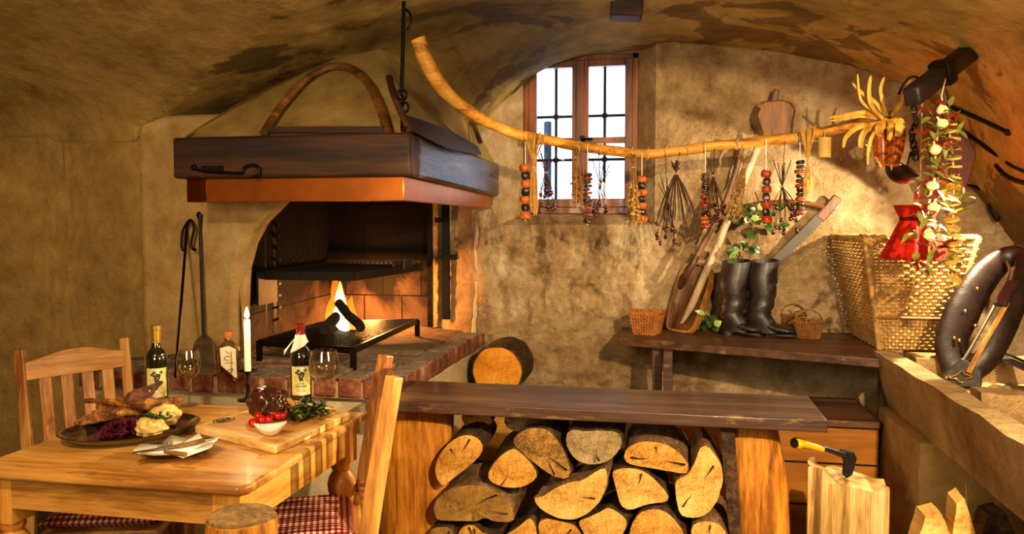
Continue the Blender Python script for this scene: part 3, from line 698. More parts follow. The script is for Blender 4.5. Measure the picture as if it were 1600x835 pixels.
MB().box((-2.085, 3.86, 1.09), (.012, .2, .17)).build('side_plate', 'iron_dark', gs)
mb = MB().tube([lerp(s1, s2, .55)+V((-.02, 0, .03)), lerp(s1, s2, .55)+V((.09, .02, .03))], .014).tube([lerp(s1, s2, .55)+V((.05, 0, .0)), lerp(s1, s2, .55)+V((.05, 0, .06))], .012); mb.build('clamp', 'iron_rust', gs)
def firelog(lab, a, b, r, seed):
    a, b = V(a), V(b); r *= .68; pts = [lerp(a, b, i/8)+V((1, 1, 1))*.006*nz((i, 0, 0), 1.3, seed) for i in range(9)]
    tag(MB().tube(pts, [r*(1+.12*nz((i, 0, 0), 1.7, seed+3)) for i in range(9)], 12).build('burning_log', 'charcoal'), lab, 'log', 'burning logs')
fz = GZ+.012
firelog('charred log lying to the left in the flames', aZ(508, 514, fz+.035), V(aZ(525, 500, fz+.035))+V((.0, .14, .06)), .042, 1)
firelog('charred log leaning over the bright flames at the right', V(aZ(565, 512, fz+.03)), V(aZ(522, 505, fz+.04))+V((-.02, .10, .09)), .036, 5)
fl = thing('fire', 'orange and yellow flames rising from the burning logs', 'fire', tuple(aZ(535, 512, fz)+V((0, .05, 0))))
def tongue(px, py0, py1, w, y, name, mt, lean=0, seed=0):
    a = aY(px, py0, y); b = aY(px+lean, py1, y); h = b.z-a.z; n = 12
    pts = [V((lerp(a.x, b.x, t)+.014*math.sin(t*5+seed)*t, y+.012*math.sin(t*4+seed*2), a.z+h*t)) for t in [i/n for i in range(n+1)]]
    rr = [w*max(.02, (math.sin(PI*min(1, (t*.86+.14)))**.8)*(1-t*.45)) for t in [i/n for i in range(n+1)]]
    MB().tube(pts, rr, 12, .6).build(name, mt, fl)
yf = fl.location.y
tongue(538, 516, 428, .085, yf+.08, 'flame_tongue', 'fire_outer', -12, 1)
tongue(554, 518, 462, .060, yf-.03, 'flame_tongue', 'fire_outer', -8, 2)
tongue(516, 516, 452, .058, yf+.10, 'flame_tongue', 'fire_outer', 4, 3)
tongue(540, 517, 478, .058, yf-.10, 'flame_core', 'fire_core', -16, 1.5)
tongue(538, 500, 440, .055, yf+.00, 'flame_core', 'fire_core', -11, 2.5)
# shovel and poker leaning on the pier
sp = thing('fire_shovel', 'long iron ash shovel with round worn blade leaning on the pier', 'shovel', tuple(aZ(320, 578, HZ)))
top = aY(312, 340, 3.585); sh = aY(318, 528, 3.54); mb = MB()
mb.tube([top+V((0, .0, -.02)), top+V((.004, 0, .015)), lerp(top, sh, .1), sh], [.007, .011, .008, .008], 8); mb.build('handle', 'iron', sp)
MB().blob(tuple(top+V((-.004, 0, .01))), (.012, .012, .02), sub=2).build('knob', 'iron', sp)
b0, b1 = aY(319, 524, 3.535), aZ(319, 579, HZ+.002)
def blade(u, v):
    t = v; w = .058*math.sqrt(max(0, 1-(1-min(1, t*1.9))**2)) if t < .53 else .058
    x = (u-.5)*2; p = lerp(b0, b1, t); return p+V((x*w, -.012+.018*(x*x)-.01*math.sin(PI*t), 0))
MB().grid(blade, 14, 18).build('blade', 'steel_worn', sp, thick=.003)
pk = thing('fire_poker', 'long iron poker with a curled hook handle leaning on the pier', 'poker', tuple(aZ(275, 585, HZ)))
t0 = aY(291, 372, 3.56); mb = MB()
mb.tube(cr([aZ(274, 590, HZ+.004), lerp(aZ(274, 590, HZ), t0, .5), t0, aY(293, 352, 3.55), aY(299, 345, 3.545), aY(303, 358, 3.54), aY(299, 378, 3.54), aY(300, 388, 3.54), aY(306, 391, 3.54)], 6), .0065, 8); mb.build('shaft', 'iron', pk)
mb = MB().tube(cr([aY(290, 392, 3.555), aY(284, 388, 3.55), aY(285, 365, 3.55), aY(291, 350, 3.55), aY(298, 343, 3.55)], 5), .006, 8); mb.build('hook', 'iron', pk)
# liquor bottle on the hearth
def face_cam(p): return (0, 0, math.atan2(-p.x, p.y))
p = aZ(358, 594, HZ); lb = thing('liquor_bottle', 'square clear liquor bottle with cork cap and cream label, standing on the brick hearth', 'bottle', tuple(p), face_cam(p))
mod4 = lambda a, z: (1/max(abs(math.cos(a+.5)), abs(math.sin(a+.5)))**.7) if z < .14 else 1
prof = [(.0, .002), (.036, .002), (.041, .01), (.041, .125), (.036, .145), (.02, .162), (.016, .17), (.016, .186)]
MB().lathe(prof, (0, 0, 0), 32, mod=mod4).build('glass_body', 'liquor_glass', lb, local=True)
MB().lathe([(0, .006), (.034, .006), (.035, .012), (.035, .085), (0, .085)], (0, 0, 0), 28, mod=mod4).build('liquor', 'liquor', lb, local=True)
MB().lathe([(0, .178), (.018, .178), (.02, .182), (.02, .2), (.017, .205), (0, .205)], (0, 0, 0), 20).build('cork_cap', 'cork', lb, local=True)
mb = MB(); q = [(-.034, .142), (.0, .150), (.028, .135), (.031, .015), (.022, .018), (-.03, .07)]
mb.prism([(x, -.047, z) for x, z in q], (0, .0008, 0)); mb.build('bottle_label', 'label_cream', lb, local=True)
mb = MB()
for c in ([(-.012, .13), (-.004, .122), (.003, .118)], [(.012, .108), (-.012, .106), (-.018, .098), (-.01, .092), (.0, .09)], [(.0, .05), (.014, .054), (.012, .044), (-.002, .04), (-.004, .05), (.0, .05)]):
    mb.tube(cr([(x, -.0485, z) for x, z in c], 5), .0013, 5)
mb.build('label_flourish', 'ink_dark', lb, local=True)
mb = MB(); mb.tube(cr([(-.016+.0045*i, -.0485, .078+.004*(i % 2)) for i in range(9)], 4), .0011, 5); mb.build('red_script', 'ink_red', lb, local=True)
# ================================================================ TABLE
tb = thing('dining_table', 'honey pine dining table with turned legs laid for a meal', 'table', (-1.46, 2.21, 0))
TX0, TX1, TY0, TY1, TZ = -1.875, -1.045, 1.805, 2.635, .76
mb = MB().prism([(TX0, TY0, TZ-.026), (TX1-.02, TY0, TZ-.026), (TX1, TY0+.02, TZ-.026), (TX1, TY1, TZ-.026), (TX0, TY1, TZ-.026)], (0, 0, .026)); mb.build('table_top', 'pine', tb, bevel=.009, seg=3)
ax0, ax1, ay0, ay1 = TX0+.035, TX1-.03, TY0+.03, TY1-.03
MB().box(((ax0+ax1)/2, ay0+.012, .69), (ax1-ax0-.1, .022, .09)).build('apron', 'pine', tb, bevel=.002)
MB().box(((ax0+ax1)/2, ay1-.012, .69), (ax1-ax0-.1, .022, .09)).build('apron', 'pine', tb)
MB().box((ax1-.012, (ay0+ay1)/2, .685), (.022, ay1-ay0-.1, .10)).build('apron', 'pine_y', tb, bevel=.002)
MB().box((ax0+.012, (ay0+ay1)/2, .685), (.022, ay1-ay0-.1, .10)).build('apron', 'pine_y', tb)
prof = [(.03, .0), (.034, .02), (.024, .05), (.022, .08), (.034, .12), (.04, .2), (.036, .3), (.026, .40), (.03, .42), (.024, .435), (.035, .46), (.047, .50), (.05, .525), (.044, .55), (.03, .572), (.037, .582), (.037, .60)]
for x in (ax0+.04, ax1-.04):
    for y in (ay0+.04, ay1-.04): MB().lathe(prof, (x, y, 0), 24).box((x, y, .667), (.08, .08, .135)).build('leg', 'pine_z', tb, bevel=.002)
# ---- chairs
def chair(label, p0, p1, zt, nsl, lean):
    """p0,p1: post tops; +y local runs p0->p1, the chair faces +x"""
    w = (p1-p0); a = math.atan2(w.y, w.x)-PI/2; W = math.hypot(w.x, w.y); f = V((math.cos(a), math.sin(a), 0))
    base = (p0+p1)/2+f*lean; t = thing('dining_chair', label, 'chair', (base.x, base.y, 0), (0, 0, a), 'chairs at the pine table')
    bz = lambda z: -lean*max(0, (z-.43)/(zt-.43))**1.1 if z > .43 else -.03*(1-z/.43)
    for s in (-1, 1):
        MB().tube([(bz(z), s*(W/2), z) for z in (0, .2, .43, .6, .78, zt)], [.027, .03, .032, .032, .031, .029], 4, .75, (0, 1, 0)).build('rear_post', 'chair_wood', t, local=True, bevel=.004, smooth=False)
        MB().box((.40, s*(W/2-.01), .21), (.038, .038, .42)).build('front_leg', 'chair_wood', t, local=True, bevel=.004)
    MB().box((.205, 0, .43), (.43, W+.03, .026)).build('seat', 'chair_wood_y', t, local=True, bevel=.008)
    zr = zt-.03
    def rail(u, v, k):
        y = lerp(-W/2, W/2, u); z = zr-.085+v*(.065+.035*math.sin(PI*u)**1.5); return V((bz(z)+k, y, z))
    mb = MB(); n = 16
    A = [[mb.v(rail(i/n, v, k)) for v, k in ((0, -.012), (1, -.012), (1, .012), (0, .012))] for i in range(n+1)]
    for i in range(n):
        for j in range(4): mb.f([A[i][j], A[i+1][j], A[i+1][(j+1) % 4], A[i][(j+1) % 4]])
    mb.f(A[0]); mb.f(A[-1]); mb.build('top_rail', 'chair_wood_y', t, local=True, bevel=.003, smooth=False)
    MB().bar((bz(.52), -W/2, .52), (bz(.52), W/2, .52), .045, .02, (0, 0, 1)).build('lower_rail', 'chair_wood_y', t, local=True, bevel=.003)
    for i in range(nsl):
        y = lerp(-W/2, W/2, (i+1)/(nsl+1)); MB().bar((bz(.52), y, .52), (bz(zr-.06), y, zr-.06), .044, .014, (1, 0, 0)).build('slat', 'chair_wood', t, local=True, bevel=.003)
    for s in (-1, 1): MB().bar((0, s*(W/2-.01), .2), (.40, s*(W/2-.01), .2), .02, .03).build('stretcher', 'chair_wood_x', t, local=True)
    return t, W, a
cl, W1, a1 = chair('pine chair behind the left end of the table, its slatted back to the wall', aZ(30, 549, .95), aZ(194, 530, .95), .955, 4, .06)
cr_, W2, a2 = chair('honey brown pine chair seen edge-on at the right side of the table', D(603, 560, 2.80), D(616, 590, 2.40), .965, 5, .09)
def cushion(label, ch, W, a, x0=.03, x1=.42):
    M = wm(ch); mb = MB(); 
    def fn(u, v, s):
        x = lerp(x0, x1, u); y = lerp(-W/2+.01, W/2-.01, v); e = min(u, 1-u, v, 1-v); k = min(1, e*7)**.5
        return V((x, y, .475+s*.026*k+.004*nz((u*3, v*3, s), 2)))
    mb.grid(lambda u, v: fn(u, v, 1), 16, 16); mb.grid(lambda u, v: fn(u, v, -1), 16, 16); bmesh.ops.remove_doubles(mb.bm, verts=mb.bm.verts[:], dist=.001)
    o = mb.build('seat_cushion', 'gingham', None, local=True); o.location = M.translation; o.rotation_euler = (0, 0, a); tag(o, label, 'cushion', 'gingham seat cushions'); WM[o.name] = M
    for s in (-1, 1):
        MB().tube(cr([(x0+.01, s*(W/2-.03), .48), (x0-.045, s*(W/2-.004), .50), (x0-.065, s*(W/2+.012), .43), (x0-.05, s*(W/2), .36)], 5), .005, 6, .5).build('tie', 'gingham', o, local=True)
cushion('red and white gingham cushion on the chair behind the table', cl, W1, a1)
cushion('red and white gingham cushion on the edge-on chair at the right', cr_, W2, a2)
sl = thing('stool', 'low stool pushed far under the table, only its checked cushion showing', 'stool', (-1.83, 2.36, 0), (0, 0, .3))
MB().box((0, 0, .43), (.36, .36, .03)).build('seat', 'chair_wood_y', sl, local=True, bevel=.006)
for x in (-.15, .15):
    for y in (-.15, .15): MB().box((x, y, .21), (.035, .035, .42)).build('leg', 'chair_wood', sl, local=True)
mb = MB()
for sg in (1, -1): mb.grid(lambda u, v: V((lerp(-.185, .185, u), lerp(-.185, .185, v), .472+sg*.027*min(1, min(u, 1-u, v, 1-v)*7)**.5)), 14, 14)
bmesh.ops.remove_doubles(mb.bm, verts=mb.bm.verts[:], dist=.001)
o = mb.build('seat_cushion', 'gingham', None, local=True); o.location = (-1.83, 2.36, 0); o.rotation_euler = (0, 0, .3); tag(o, 'red and white gingham cushion half hidden under the table top on the low stool', 'cushion', 'gingham seat cushions')
# ---- log post standing in front of the table
p = aY(377, 806, 1.62); st = thing('log_post', 'upright peeled log with dark ringed top in front of the table', 'log post', (p.x, p.y, 0))
r0 = .079
MB().lathe([(r0*1.05, 0), (r0, .3), (r0, p.z-.02), (r0*.97, p.z-.006), (r0*.93, p.z-.004), (0, p.z-.004)], (p.x, p.y, 0), 30, mod=lambda a, z: 1+.03*math.sin(a*3+1)+.015*math.sin(a*11)).build('trunk', 'leg_log', st)
mb = MB().lathe([(r0*.92, p.z-.005), (r0*.90, p.z+.004), (r0*.6, p.z+.006), (0, p.z+.006)], (0, 0, 0), 30, mod=lambda a, z: 1+.03*math.sin(a*3+1))
mb.bm.transform(Matrix.Translation((p.x, p.y, 0))); mb.build('end_grain_top', 'end_stump', st)
# ================================================================ ON THE TABLE
def ell(c, a, b, ang): return Matrix.Rotation(ang, 4, 'Z') @ Matrix.Diagonal((a, b, 1, 1))
SH = [(0, .0), (.72, 0), (.93, .016), (1, .028), (.975, .029), (.9, .017), (.66, .007), (0, .007)]
pa, pb = aZ(115, 668, .785), aZ(298, 642, .785); pc = (pa+pb)/2; ang = math.atan2((pb-pa).y, (pb-pa).x); L = (pb-pa).length/2
pc = aZ(206, 668, .785); pc.z = TZ; tag(MB().lathe(SH, tuple(pc), 64, ell(0, .205, .168, ang)).build('oval_platter', 'ceramic_dark'), 'dark glazed oval platter holding the roast duck', 'platter')
PZ = TZ+.007
dk = thing('roast_duck', 'golden brown roast duck lying on the dark platter', 'roast duck', tuple(aZ(205, 660, PZ)))
def at(px, py, z): return aZ(px, py, z)
mb = MB().blob(at(205, 640, PZ+.036), (.105, .046, .040), .30, 3.2, 2, 5, (0, .08, ang)); mb.build('breast', 'duck_skin', dk)
mb = MB(); mb.tube(cr([at(131, 627, PZ+.075), at(160, 628, PZ+.075), at(190, 630, PZ+.072), at(228, 632, PZ+.068), at(262, 632, PZ+.06)], 6), crs([.006, .009, .014, .020, .022], 6), 12); mb.rough(1, .004, 40, 1); mb.build('wing', 'duck_skin', dk)
mb = MB(); mb.tube(cr([at(251, 598, PZ+.10), at(240, 606, PZ+.095), at(226, 615, PZ+.088), at(208, 626, PZ+.075), at(196, 636, PZ+.06)], 6), crs([.008, .012, .024, .032, .016], 6), 12); mb.rough(1, .005, 34, 2); mb.build('leg', 'duck_dark', dk)
mb = MB(); mb.tube(cr([at(283, 624, PZ+.05), at(262, 632, PZ+.05), at(235, 640, PZ+.045)], 6), crs([.01, .022, .026], 6), 12); mb.rough(1, .005, 34, 3); mb.build('leg', 'duck_skin', dk)
mb = MB(); mb.tube(cr([at(116, 663, PZ+.022), at(138, 656, PZ+.03), at(165, 649, PZ+.036), at(195, 643, PZ+.045), at(220, 640, PZ+.045)], 6), crs([.012, .026, .034, .032, .02], 6), 14, .6); mb.rough(1, .006, 30, 4); mb.build('breast_fillet', 'duck_skin', dk)
rnd = random.Random(8); mb = MB(); c0 = at(194, 676, PZ+.006)
for i in range(170):
    a = rnd.uniform(0, 2*PI); r = math.sqrt(rnd.random()); h = (1-r*r)*.042
    q = c0+Matrix.Rotation(ang, 3, 'Z') @ V((r*.078*math.cos(a), r*.046*math.sin(a), h*rnd.uniform(.5, 1))); e = V((rnd.uniform(-1, 1), rnd.uniform(-1, 1), rnd.uniform(-.4, .4)))*.016
    mb.tube(cr([q-e, q+V((0, 0, .006)), q+e], 3), .0034, 5, .6)
tag(mb.build('red_cabbage', 'cabbage'), 'mound of shredded purple red cabbage in front of the duck', 'red cabbage', kind='stuff')
for i, (px, py, r, lab) in enumerate(((236, 667, .046, 'front bread dumpling on the platter, beside the red cabbage'), (257, 650, .050, 'rear bread dumpling on the platter behind the parsley'))):
    tag(MB().blob(at(px, py, PZ+r*.62), (r, r*.9, r*.72), .28, 2.6, i+3, 4).build('bread_dumpling', 'dumpling'), lab, 'dumpling', 'bread dumplings')
mb = MB(); c0 = at(243, 654, PZ+.055)
for i in range(70):
    e = V((rnd.gauss(0, .02), rnd.gauss(0, .012), abs(rnd.gauss(0, .008)))); mb.blob(c0+e, (.006, .006, .004), .4, 4, i, 1)
tag(mb.build('parsley_sprig', 'green_leaf'), 'curly green parsley between the dumplings', 'parsley')
# small plate with napkin and cutlery
qa, qb = at(214, 707, .775), at(340, 694, .775); qc = (qa+qb)/2; an2 = math.atan2((qb-qa).y, (qb-qa).x); L2_ = (qb-qa).length/2
qc = V((qc.x+.005, qc.y-.01, TZ)); tag(MB().lathe(SH, tuple(qc), 48, ell(0, L2_*1.0, L2_*.62, an2)).build('side_plate', 'ceramic_brown'), 'small brown oval side plate under the folded napkin', 'plate')
mb = MB(); z = TZ+.03
def sheet(pts, zz):
    P = [at(x, y, zz+dz) for x, y, dz in pts]; c = sum(P, V())/len(P); vs = [mb.v(p) for p in P]; cv = mb.v(c+V((0, 0, -.004)))
    for i in range(len(vs)): mb.f([vs[i], vs[(i+1) % len(vs)], cv])
sheet([(205, 708, .004), (219, 694, .012), (245, 699, .0), (268, 680, .012), (296, 687, .0), (311, 677, .012), (318, 688, 0), (342, 684, .01), (330, 700, 0), (286, 716, 0), (270, 711, 0), (240, 712, 0)], z)
sheet([(214, 707, .006), (262, 697, .01), (300, 690, .006), (340, 685, .014), (300, 703, .004), (268, 711, .004)], z+.003)
tag(mb.build('paper_napkin', 'paper', thick=.0012), 'white paper napkin folded on the small brown plate', 'napkin')
kn = thing('table_knife', 'steel table knife with brown wooden handle on the napkin', 'knife', tuple(at(262, 702, z+.012)))
MB().bar(at(206, 708, z+.012), at(278, 697, z+.015), .015, .0015).build('blade', 'cutlery', kn)
MB().tube([at(273, 698, z+.016), at(290, 695, z+.018), at(318, 688, z+.02)], [.006, .009, .010], 8, .6).build('handle', 'leather_tan', kn)
fk = thing('table_fork', 'steel table fork with brown wooden handle lying on the napkin', 'fork', tuple(at(265, 700, z+.016)))
MB().tube([at(258, 707, z+.02), at(270, 708, z+.022), at(290, 711, z+.02)], [.006, .009, .009], 8, .7).build('handle', 'leather_tan', fk)
mb = MB(); f0 = at(262, 700, z+.02)
for i in range(4): mb.tube([at(247+i*6.5, 699-i*1.0, z+.016), at(249+i*6.5, 693.5-i*1.0, z+.026)], .0013, 5)
mb.tube([at(246, 699, z+.016), at(270, 695, z+.018)], .003, 6, .5).tube([at(258, 698, z+.017), at(258, 707, z+.02)], .003, 6); mb.build('tines', 'cutlery', fk)
# carving board
bc = [at(304, 666, .785), at(450, 622, .785), at(549, 645, .785), at(430, 698, .785)]
bd = thing('carving_board', 'pale wooden carving board with burnt ring emblem holding the roast', 'board', tuple(sum(bc, V())/4-V((0, 0, .025))))
bc = [V((p.x, p.y, TZ)) for p in bc]; ctr = sum(bc, V())/4
MB().prism(bc, (0, 0, .026)).build('board_body', 'board_light', bd, bevel=.006, seg=3)
inn = [lerp(p, ctr, .14)+V((0, 0, .0262)) for p in bc]; MB().prism(inn, (0, 0, .0006)).build('board_field', 'board_in', bd)
BZ = TZ+.0275; mb = MB(); ec = aZ(349, 657, BZ); u = (bc[1]-bc[0]).normalized(); v_ = V((-u.y, u.x, 0)); 
E = lambda r, t: ec+u*(r*1.12*math.cos(t))-v_*(r*.86*math.sin(t))
mb.tube([E(.034-.004*i/40, i*.14+.3) for i in range(43)], .0022, 5, .3); mb.tube([E(.024-.002*i/30, i*.15-.6) for i in range(36)], .0016, 5, .3)
for k in range(3): mb.tube([ec+u*(k-1)*.012+u*(.007*math.cos(i*.5))-v_*(.010*math.sin(i*.5)) for i in range(11)], .0035, 5, .3)
mb.build('burnt_emblem', 'ink_dark', bd)
rs = thing('roast_joint', 'dark glazed roast joint of meat on the carving board', 'roast', tuple(at(418, 648, BZ)))
MB().blob(at(417, 631, BZ+.052), (.062, .055, .056), .2, 2.4, 6, 4).build('crust', 'meat', rs)
mb = MB()
for i in range(26): mb.blob(at(437+rnd.uniform(-9, 9), 618+rnd.uniform(-5, 18), BZ+.075), (.012, .01, .01), .4, 4, i, 2)
mb.build('glazed_end', 'meat', rs)
TT = [(395, 661, 0, 'cherry tomato lying furthest left on the carving board'), (404, 650, .012, 'cherry tomato touching the lower left of the roast'), (409, 656, .004, 'cherry tomato behind the left tip of the sauce dish'), (420, 656, .004, 'cherry tomato behind the middle of the sauce dish'), (415, 643, .02, 'cherry tomato leaning on the roast above the others'), (425, 646, .014, 'cherry tomato in the centre of the bunch'), (434, 650, .006, 'cherry tomato over the right side of the sauce dish'), (442, 649, .006, 'cherry tomato beside the rocket leaves'), (439, 638, .02, 'topmost cherry tomato on the right, under the glazed end')]
for i, (px, py, dz, lab) in enumerate(TT):
    p = at(px, py, BZ+.014+dz); t = thing('cherry_tomato', lab, 'tomato', tuple(p-V((0, 0, .013))), (0, 0, i), 'cherry tomatoes')
    MB().blob(p, (.0148, .0148, .0135), 0, 1, 0, 3).build('fruit', 'tomato', t)
    if i in (5, 7, 8, 3):
        mb = MB()
        for k in range(5): mb.leaf(p+V((0, 0, .0132)), V((math.cos(k*1.26+i), math.sin(k*1.26+i), .25)), (0, 0, 1), .011, .004)
        mb.build('calyx', 'green_leaf', t)
mb = MB(); c0 = at(470, 650, BZ)
for i in range(190):
    a = rnd.uniform(0, 2*PI); r = math.sqrt(rnd.random()); q = c0+V((r*.085*math.cos(a)+.01, r*.07*math.sin(a), (1-r*r)*.04*rnd.random()+.006))
    mb.mi = 1 if rnd.random() < .16 else 0; mb.leaf(q, V((rnd.uniform(-1, 1), rnd.uniform(-1, 1), rnd.uniform(-.1, .6))), (0, 0, 1), rnd.uniform(.025, .045), rnd.uniform(.010, .018), rnd.uniform(0, .5))
tag(mb.build('rocket_leaves', ['green_leaf', 'green_pale']), 'heap of dark green rocket leaves on the carving board', 'salad', kind='stuff')
sd = thing('sauce_dish', 'small white boat-shaped dish of dark sauce at the board edge', 'dish', tuple(at(422, 672, BZ)))
d0 = at(423, 681, BZ); du = (at(446, 660, BZ)-at(399, 664, BZ)); du.z = 0; DL = du.length*.52; du.normalize(); dv = V((-du.y, du.x, 0))
def boat(u_, v, k):
    x = (u_-.5)*2; w = (1-x*x)*.034*k; y = (v-.5)*2; d = 1-y*y
    return d0+du*(x*DL*k)+dv*(y*w)+V((0, 0, -.006+.034*k-(1-x*x)*d*.028*k+.012*x*x*k-(.034*(1-k)*0)))
mb = MB(); mb.grid(lambda a, b: boat(a, b, 1), 20, 12); mb.build('bowl', 'porcelain', sd, thick=.003)
mb = MB(); mb.grid(lambda a, b: d0+du*((a-.5)*2*DL*.62)+dv*((b-.5)*2*(1-((a-.5)*2)**2)*.022)+V((0, 0, .0145)), 14, 6); mb.build('sauce', 'sauce', sd)
# bottles, glasses, candle
def wine_bottle(px, py, label, glass, foil, text):
    p = aZ(px, py, TZ); t = thing('wine_bottle', label, 'wine bottle', tuple(p), face_cam(p))
    prof = [(0, .004), (.028, .002), (.0375, .006), (.0375, .175), (.036, .19), (.029, .205), (.019, .218), (.0155, .23), (.0148, .285), (.0165, .286), (.0165, .298), (0, .298)]
    MB().lathe(prof, (0, 0, 0), 36).build('glass_body', glass, t, local=True)
    MB().lathe([(.0158, .238), (.0156, .284), (.0174, .286), (.0174, .2985), (.015, .3005), (0, .3005)], (0, 0, 0), 28).build('foil_capsule', foil, t, local=True)
    ra = .0381; z0, z1 = .045, .150
    P = lambda a, z, r: V((math.sin(a)*r, -math.cos(a)*r, z))
    lb_ = MB(); lb_.grid(lambda u, v: P(lerp(-1.0, 1.0, u), lerp(z0, z1, v), ra), 20, 4); lo = lb_.build('label', 'label_green', t, local=True)
    lb_ = MB(); c = lb_.v(P(0, .095, ra+.0004)); n = 36; ring = [lb_.v(P((.82*math.sin(2*PI*i/n)), .096+.052*math.cos(2*PI*i/n), ra+.0004)) for i in range(n)]
    for i in range(n): lb_.f([c, ring[i], ring[(i+1) % n]])
    q = lb_.build('oval_panel', 'label_cream', lo, local=True); q.parent = lo
    g = MB()
    for i in range(13): k = i/12; g.blob(P(.28*math.sin(i*2.4)*(1-k*.7), .128-.028*k, ra+.0012), (.0042, .003, .0042), 0, 1, 0, 1)
    g.build('grape_emblem', 'ink_dark', lo, local=True)
    g = MB()
    for i in range(5): g.blob(P(-.42+.2*i, .128+.008*math.sin(i*2), ra+.0010), (.006, .002, .005), .4, 3, i, 2)
    g.build('leaf_emblem', 'ink_green', lo, local=True)
    if text:
        textmesh('lettering', 'CUVEE', .0065, Matrix.Translation((0, 0, .088)), 'ink_dark', lo, ra+.0008)
        textmesh('lettering', 'Maskal', .0145, Matrix.Translation((0, 0, .078)), 'ink_dark', lo, ra+.0008)
        g = MB()
        for z in (.066, .060): g.tube([P(a*.1, z, ra+.0006) for a in range(-4, 5)], .0006, 4)
        g.build('fine_print', 'ink_dark', lo, local=True)
    return t
wine_bottle(246, 638, 'dark green wine bottle with gold foil behind the roast duck', 'glass_green', 'gold_foil', False)
w2 = wine_bottle(471, 634, 'dark red-wine bottle with red foil behind the carving board', 'glass_dark', 'red_foil', True)
nb = aZ(471, 634, TZ); fc = wm(w2); mb = MB()
def nap(u, v):
    a = lerp(0, 2*PI, u); z = lerp(.262, .214, v); r = lerp(.0175, .031, v**1.2); k = 1+.10*math.sin(a*4)*v
    return fc @ V((r*k*math.cos(a)-.004*v, r*k*math.sin(a), z-.018*v*math.cos(a-PI)))
mb.grid(nap, 30, 8); mb.grid(lambda u, v: fc @ (lerp(V((-.014, -.016, .258)), V((-.058, -.02, .198)), v)+V(((u-.5)*.03*(1-v), -.006*math.sin(PI*u), (u-.5)*.034*(1-.5*v)))), 6, 8)
tag(mb.build('bottle_napkin', 'paper', thick=.001), 'white paper collar wrapped round the neck of the red-wine bottle', 'napkin')
def wine_glass(px, py, label, rb, h):
    p = aZ(px, py, TZ); t = thing('wine_glass', label, 'wine glass', tuple(p), (0, 0, 0), 'wine glasses')
    MB().lathe([(0, .003), (.034, .0015), (.033, .003), (.008, .006), (.004, .014)], (0, 0, 0), 36).build('foot', 'crystal', t, local=True)
    hs = h*.47; MB().lathe([(.004, .012), (.0035, hs*.6), (.004, hs-.006), (.008, hs)], (0, 0, 0), 16).build('stem', 'crystal', t, local=True)
    z = lambda k: lerp(hs, h, k)
    MB().lathe([(.004, z(0)), (rb*.55, z(.08)), (rb*.88, z(.24)), (rb, z(.45)), (rb*.95, z(.7)), (rb*.8, z(1)), (rb*.775, z(1)), (rb*.92, z(.7)), (rb*.97, z(.45)), (rb*.85, z(.25)), (rb*.5, z(.1)), (0, z(.05))], (0, 0, 0), 40).build('bowl', 'crystal', t, local=True)
wine_glass(296, 634, 'empty wine glass standing between the duck platter and the candle', .043, .205)
wine_glass(507, 639, 'empty rounded wine glass beside the red-wine bottle', .056, .212)
p = aZ(388, 626, TZ); cs = thing('candlestick', 'slim black iron candlestick behind the roast', 'candlestick', tuple(p))
zt = aY(388, 580, p.y).z; h = zt-TZ
MB().lathe([(0, .0), (.04, .0), (.04, .004), (.012, .01), (.007, .03), (.006, h*.5), (.009, h*.55), (.006, h*.6), (.006, h-.012), (.012, h-.006)], tuple(p), 24).build('stem', 'iron', cs)
MB().lathe([(0, h-.007), (.026, h-.004), (.036, h+.002), (.034, h+.003), (.024, h-.001), (0, h-.001)], tuple(p), 28).build('drip_pan', 'iron', cs)
cz = aY(388, 500, p.y).z; cd = thing('candle', 'lit white taper candle in the black candlestick', 'candle', (p.x, p.y, zt))
MB().lathe([(.0125, zt), (.0122, cz-.01), (.011, cz), (.006, cz-.004), (0, cz-.004)], (p.x, p.y, 0), 20).build('taper', 'wax', cd)
MB().tube([(p.x, p.y, cz-.005), (p.x+.001, p.y, cz+.012)], .0012, 5).build('wick', 'charcoal', cd)
fm = MB().lathe([(0, 0), (.007, .006), (.0095, .014), (.006, .028), (.0015, .042), (0, .046)], (0, 0, 0), 16).build('flame', 'candle_flame', cd, local=True); fm.location = (0, 0, cz+.004-zt)
# ================================================================ BENCH TABLE AND FIREWOOD
bn = thing('bench_table', 'dark worn plank table on two thick peeled log legs over the firewood', 'bench', (-.3, 2.98, 0))
BX0, BX1, BY0, BY1, BZT = -1.15, aZ(1290, 653, .75).x, 2.87, 3.27, .75
MB().box(((BX0+BX1)/2, (BY0+BY1)/2, BZT-.022), (BX1-BX0, BY1-BY0, .044)).build('table_plank', 'bench_dark', bn, bevel=.005)
def logleg(pts, y0, dep, seed):
    """pts: left and right edge (px) at some heights (py)"""
    mb = MB(); nz_, nd = 26, 10; rows = []
    for i in range(nz_+1):
        t = i/nz_; zt = BZT-.044; z = zt*(1-t)
        py = lerp(640, 955, t); l = interp([(p[0], p[1]) for p in pts], py); r = interp([(p[0], p[2]) for p in pts], py)
        xl, xr = aY(l, py, y0).x, aY(r, py, y0).x; row = []
        for j in range(nd+1):
            a = PI*j/nd; x = lerp(xl, xr, (1-math.cos(a))/2); y = y0-.05*math.sin(a)+.05-.006*nz((j*.4, 0, i*.3), 1.1, seed)
            row.append(mb.v((x, y, z)))
        row += [mb.v((xr-.02, y0+dep, z)), mb.v((xl+.02, y0+dep, z))]; rows.append(row)
    n = len(rows[0])
    for A, B in zip(rows, rows[1:]):
        for j in range(n): mb.f([A[j], A[(j+1) % n], B[(j+1) % n], B[j]])
    mb.f(rows[0]); mb.f(rows[-1]); return mb.build('leg', 'leg_log', bn, angle=1.0)
logleg([(640, 592, 702), (835, 588, 692), (960, 585, 690)], 2.97, .16, 1)
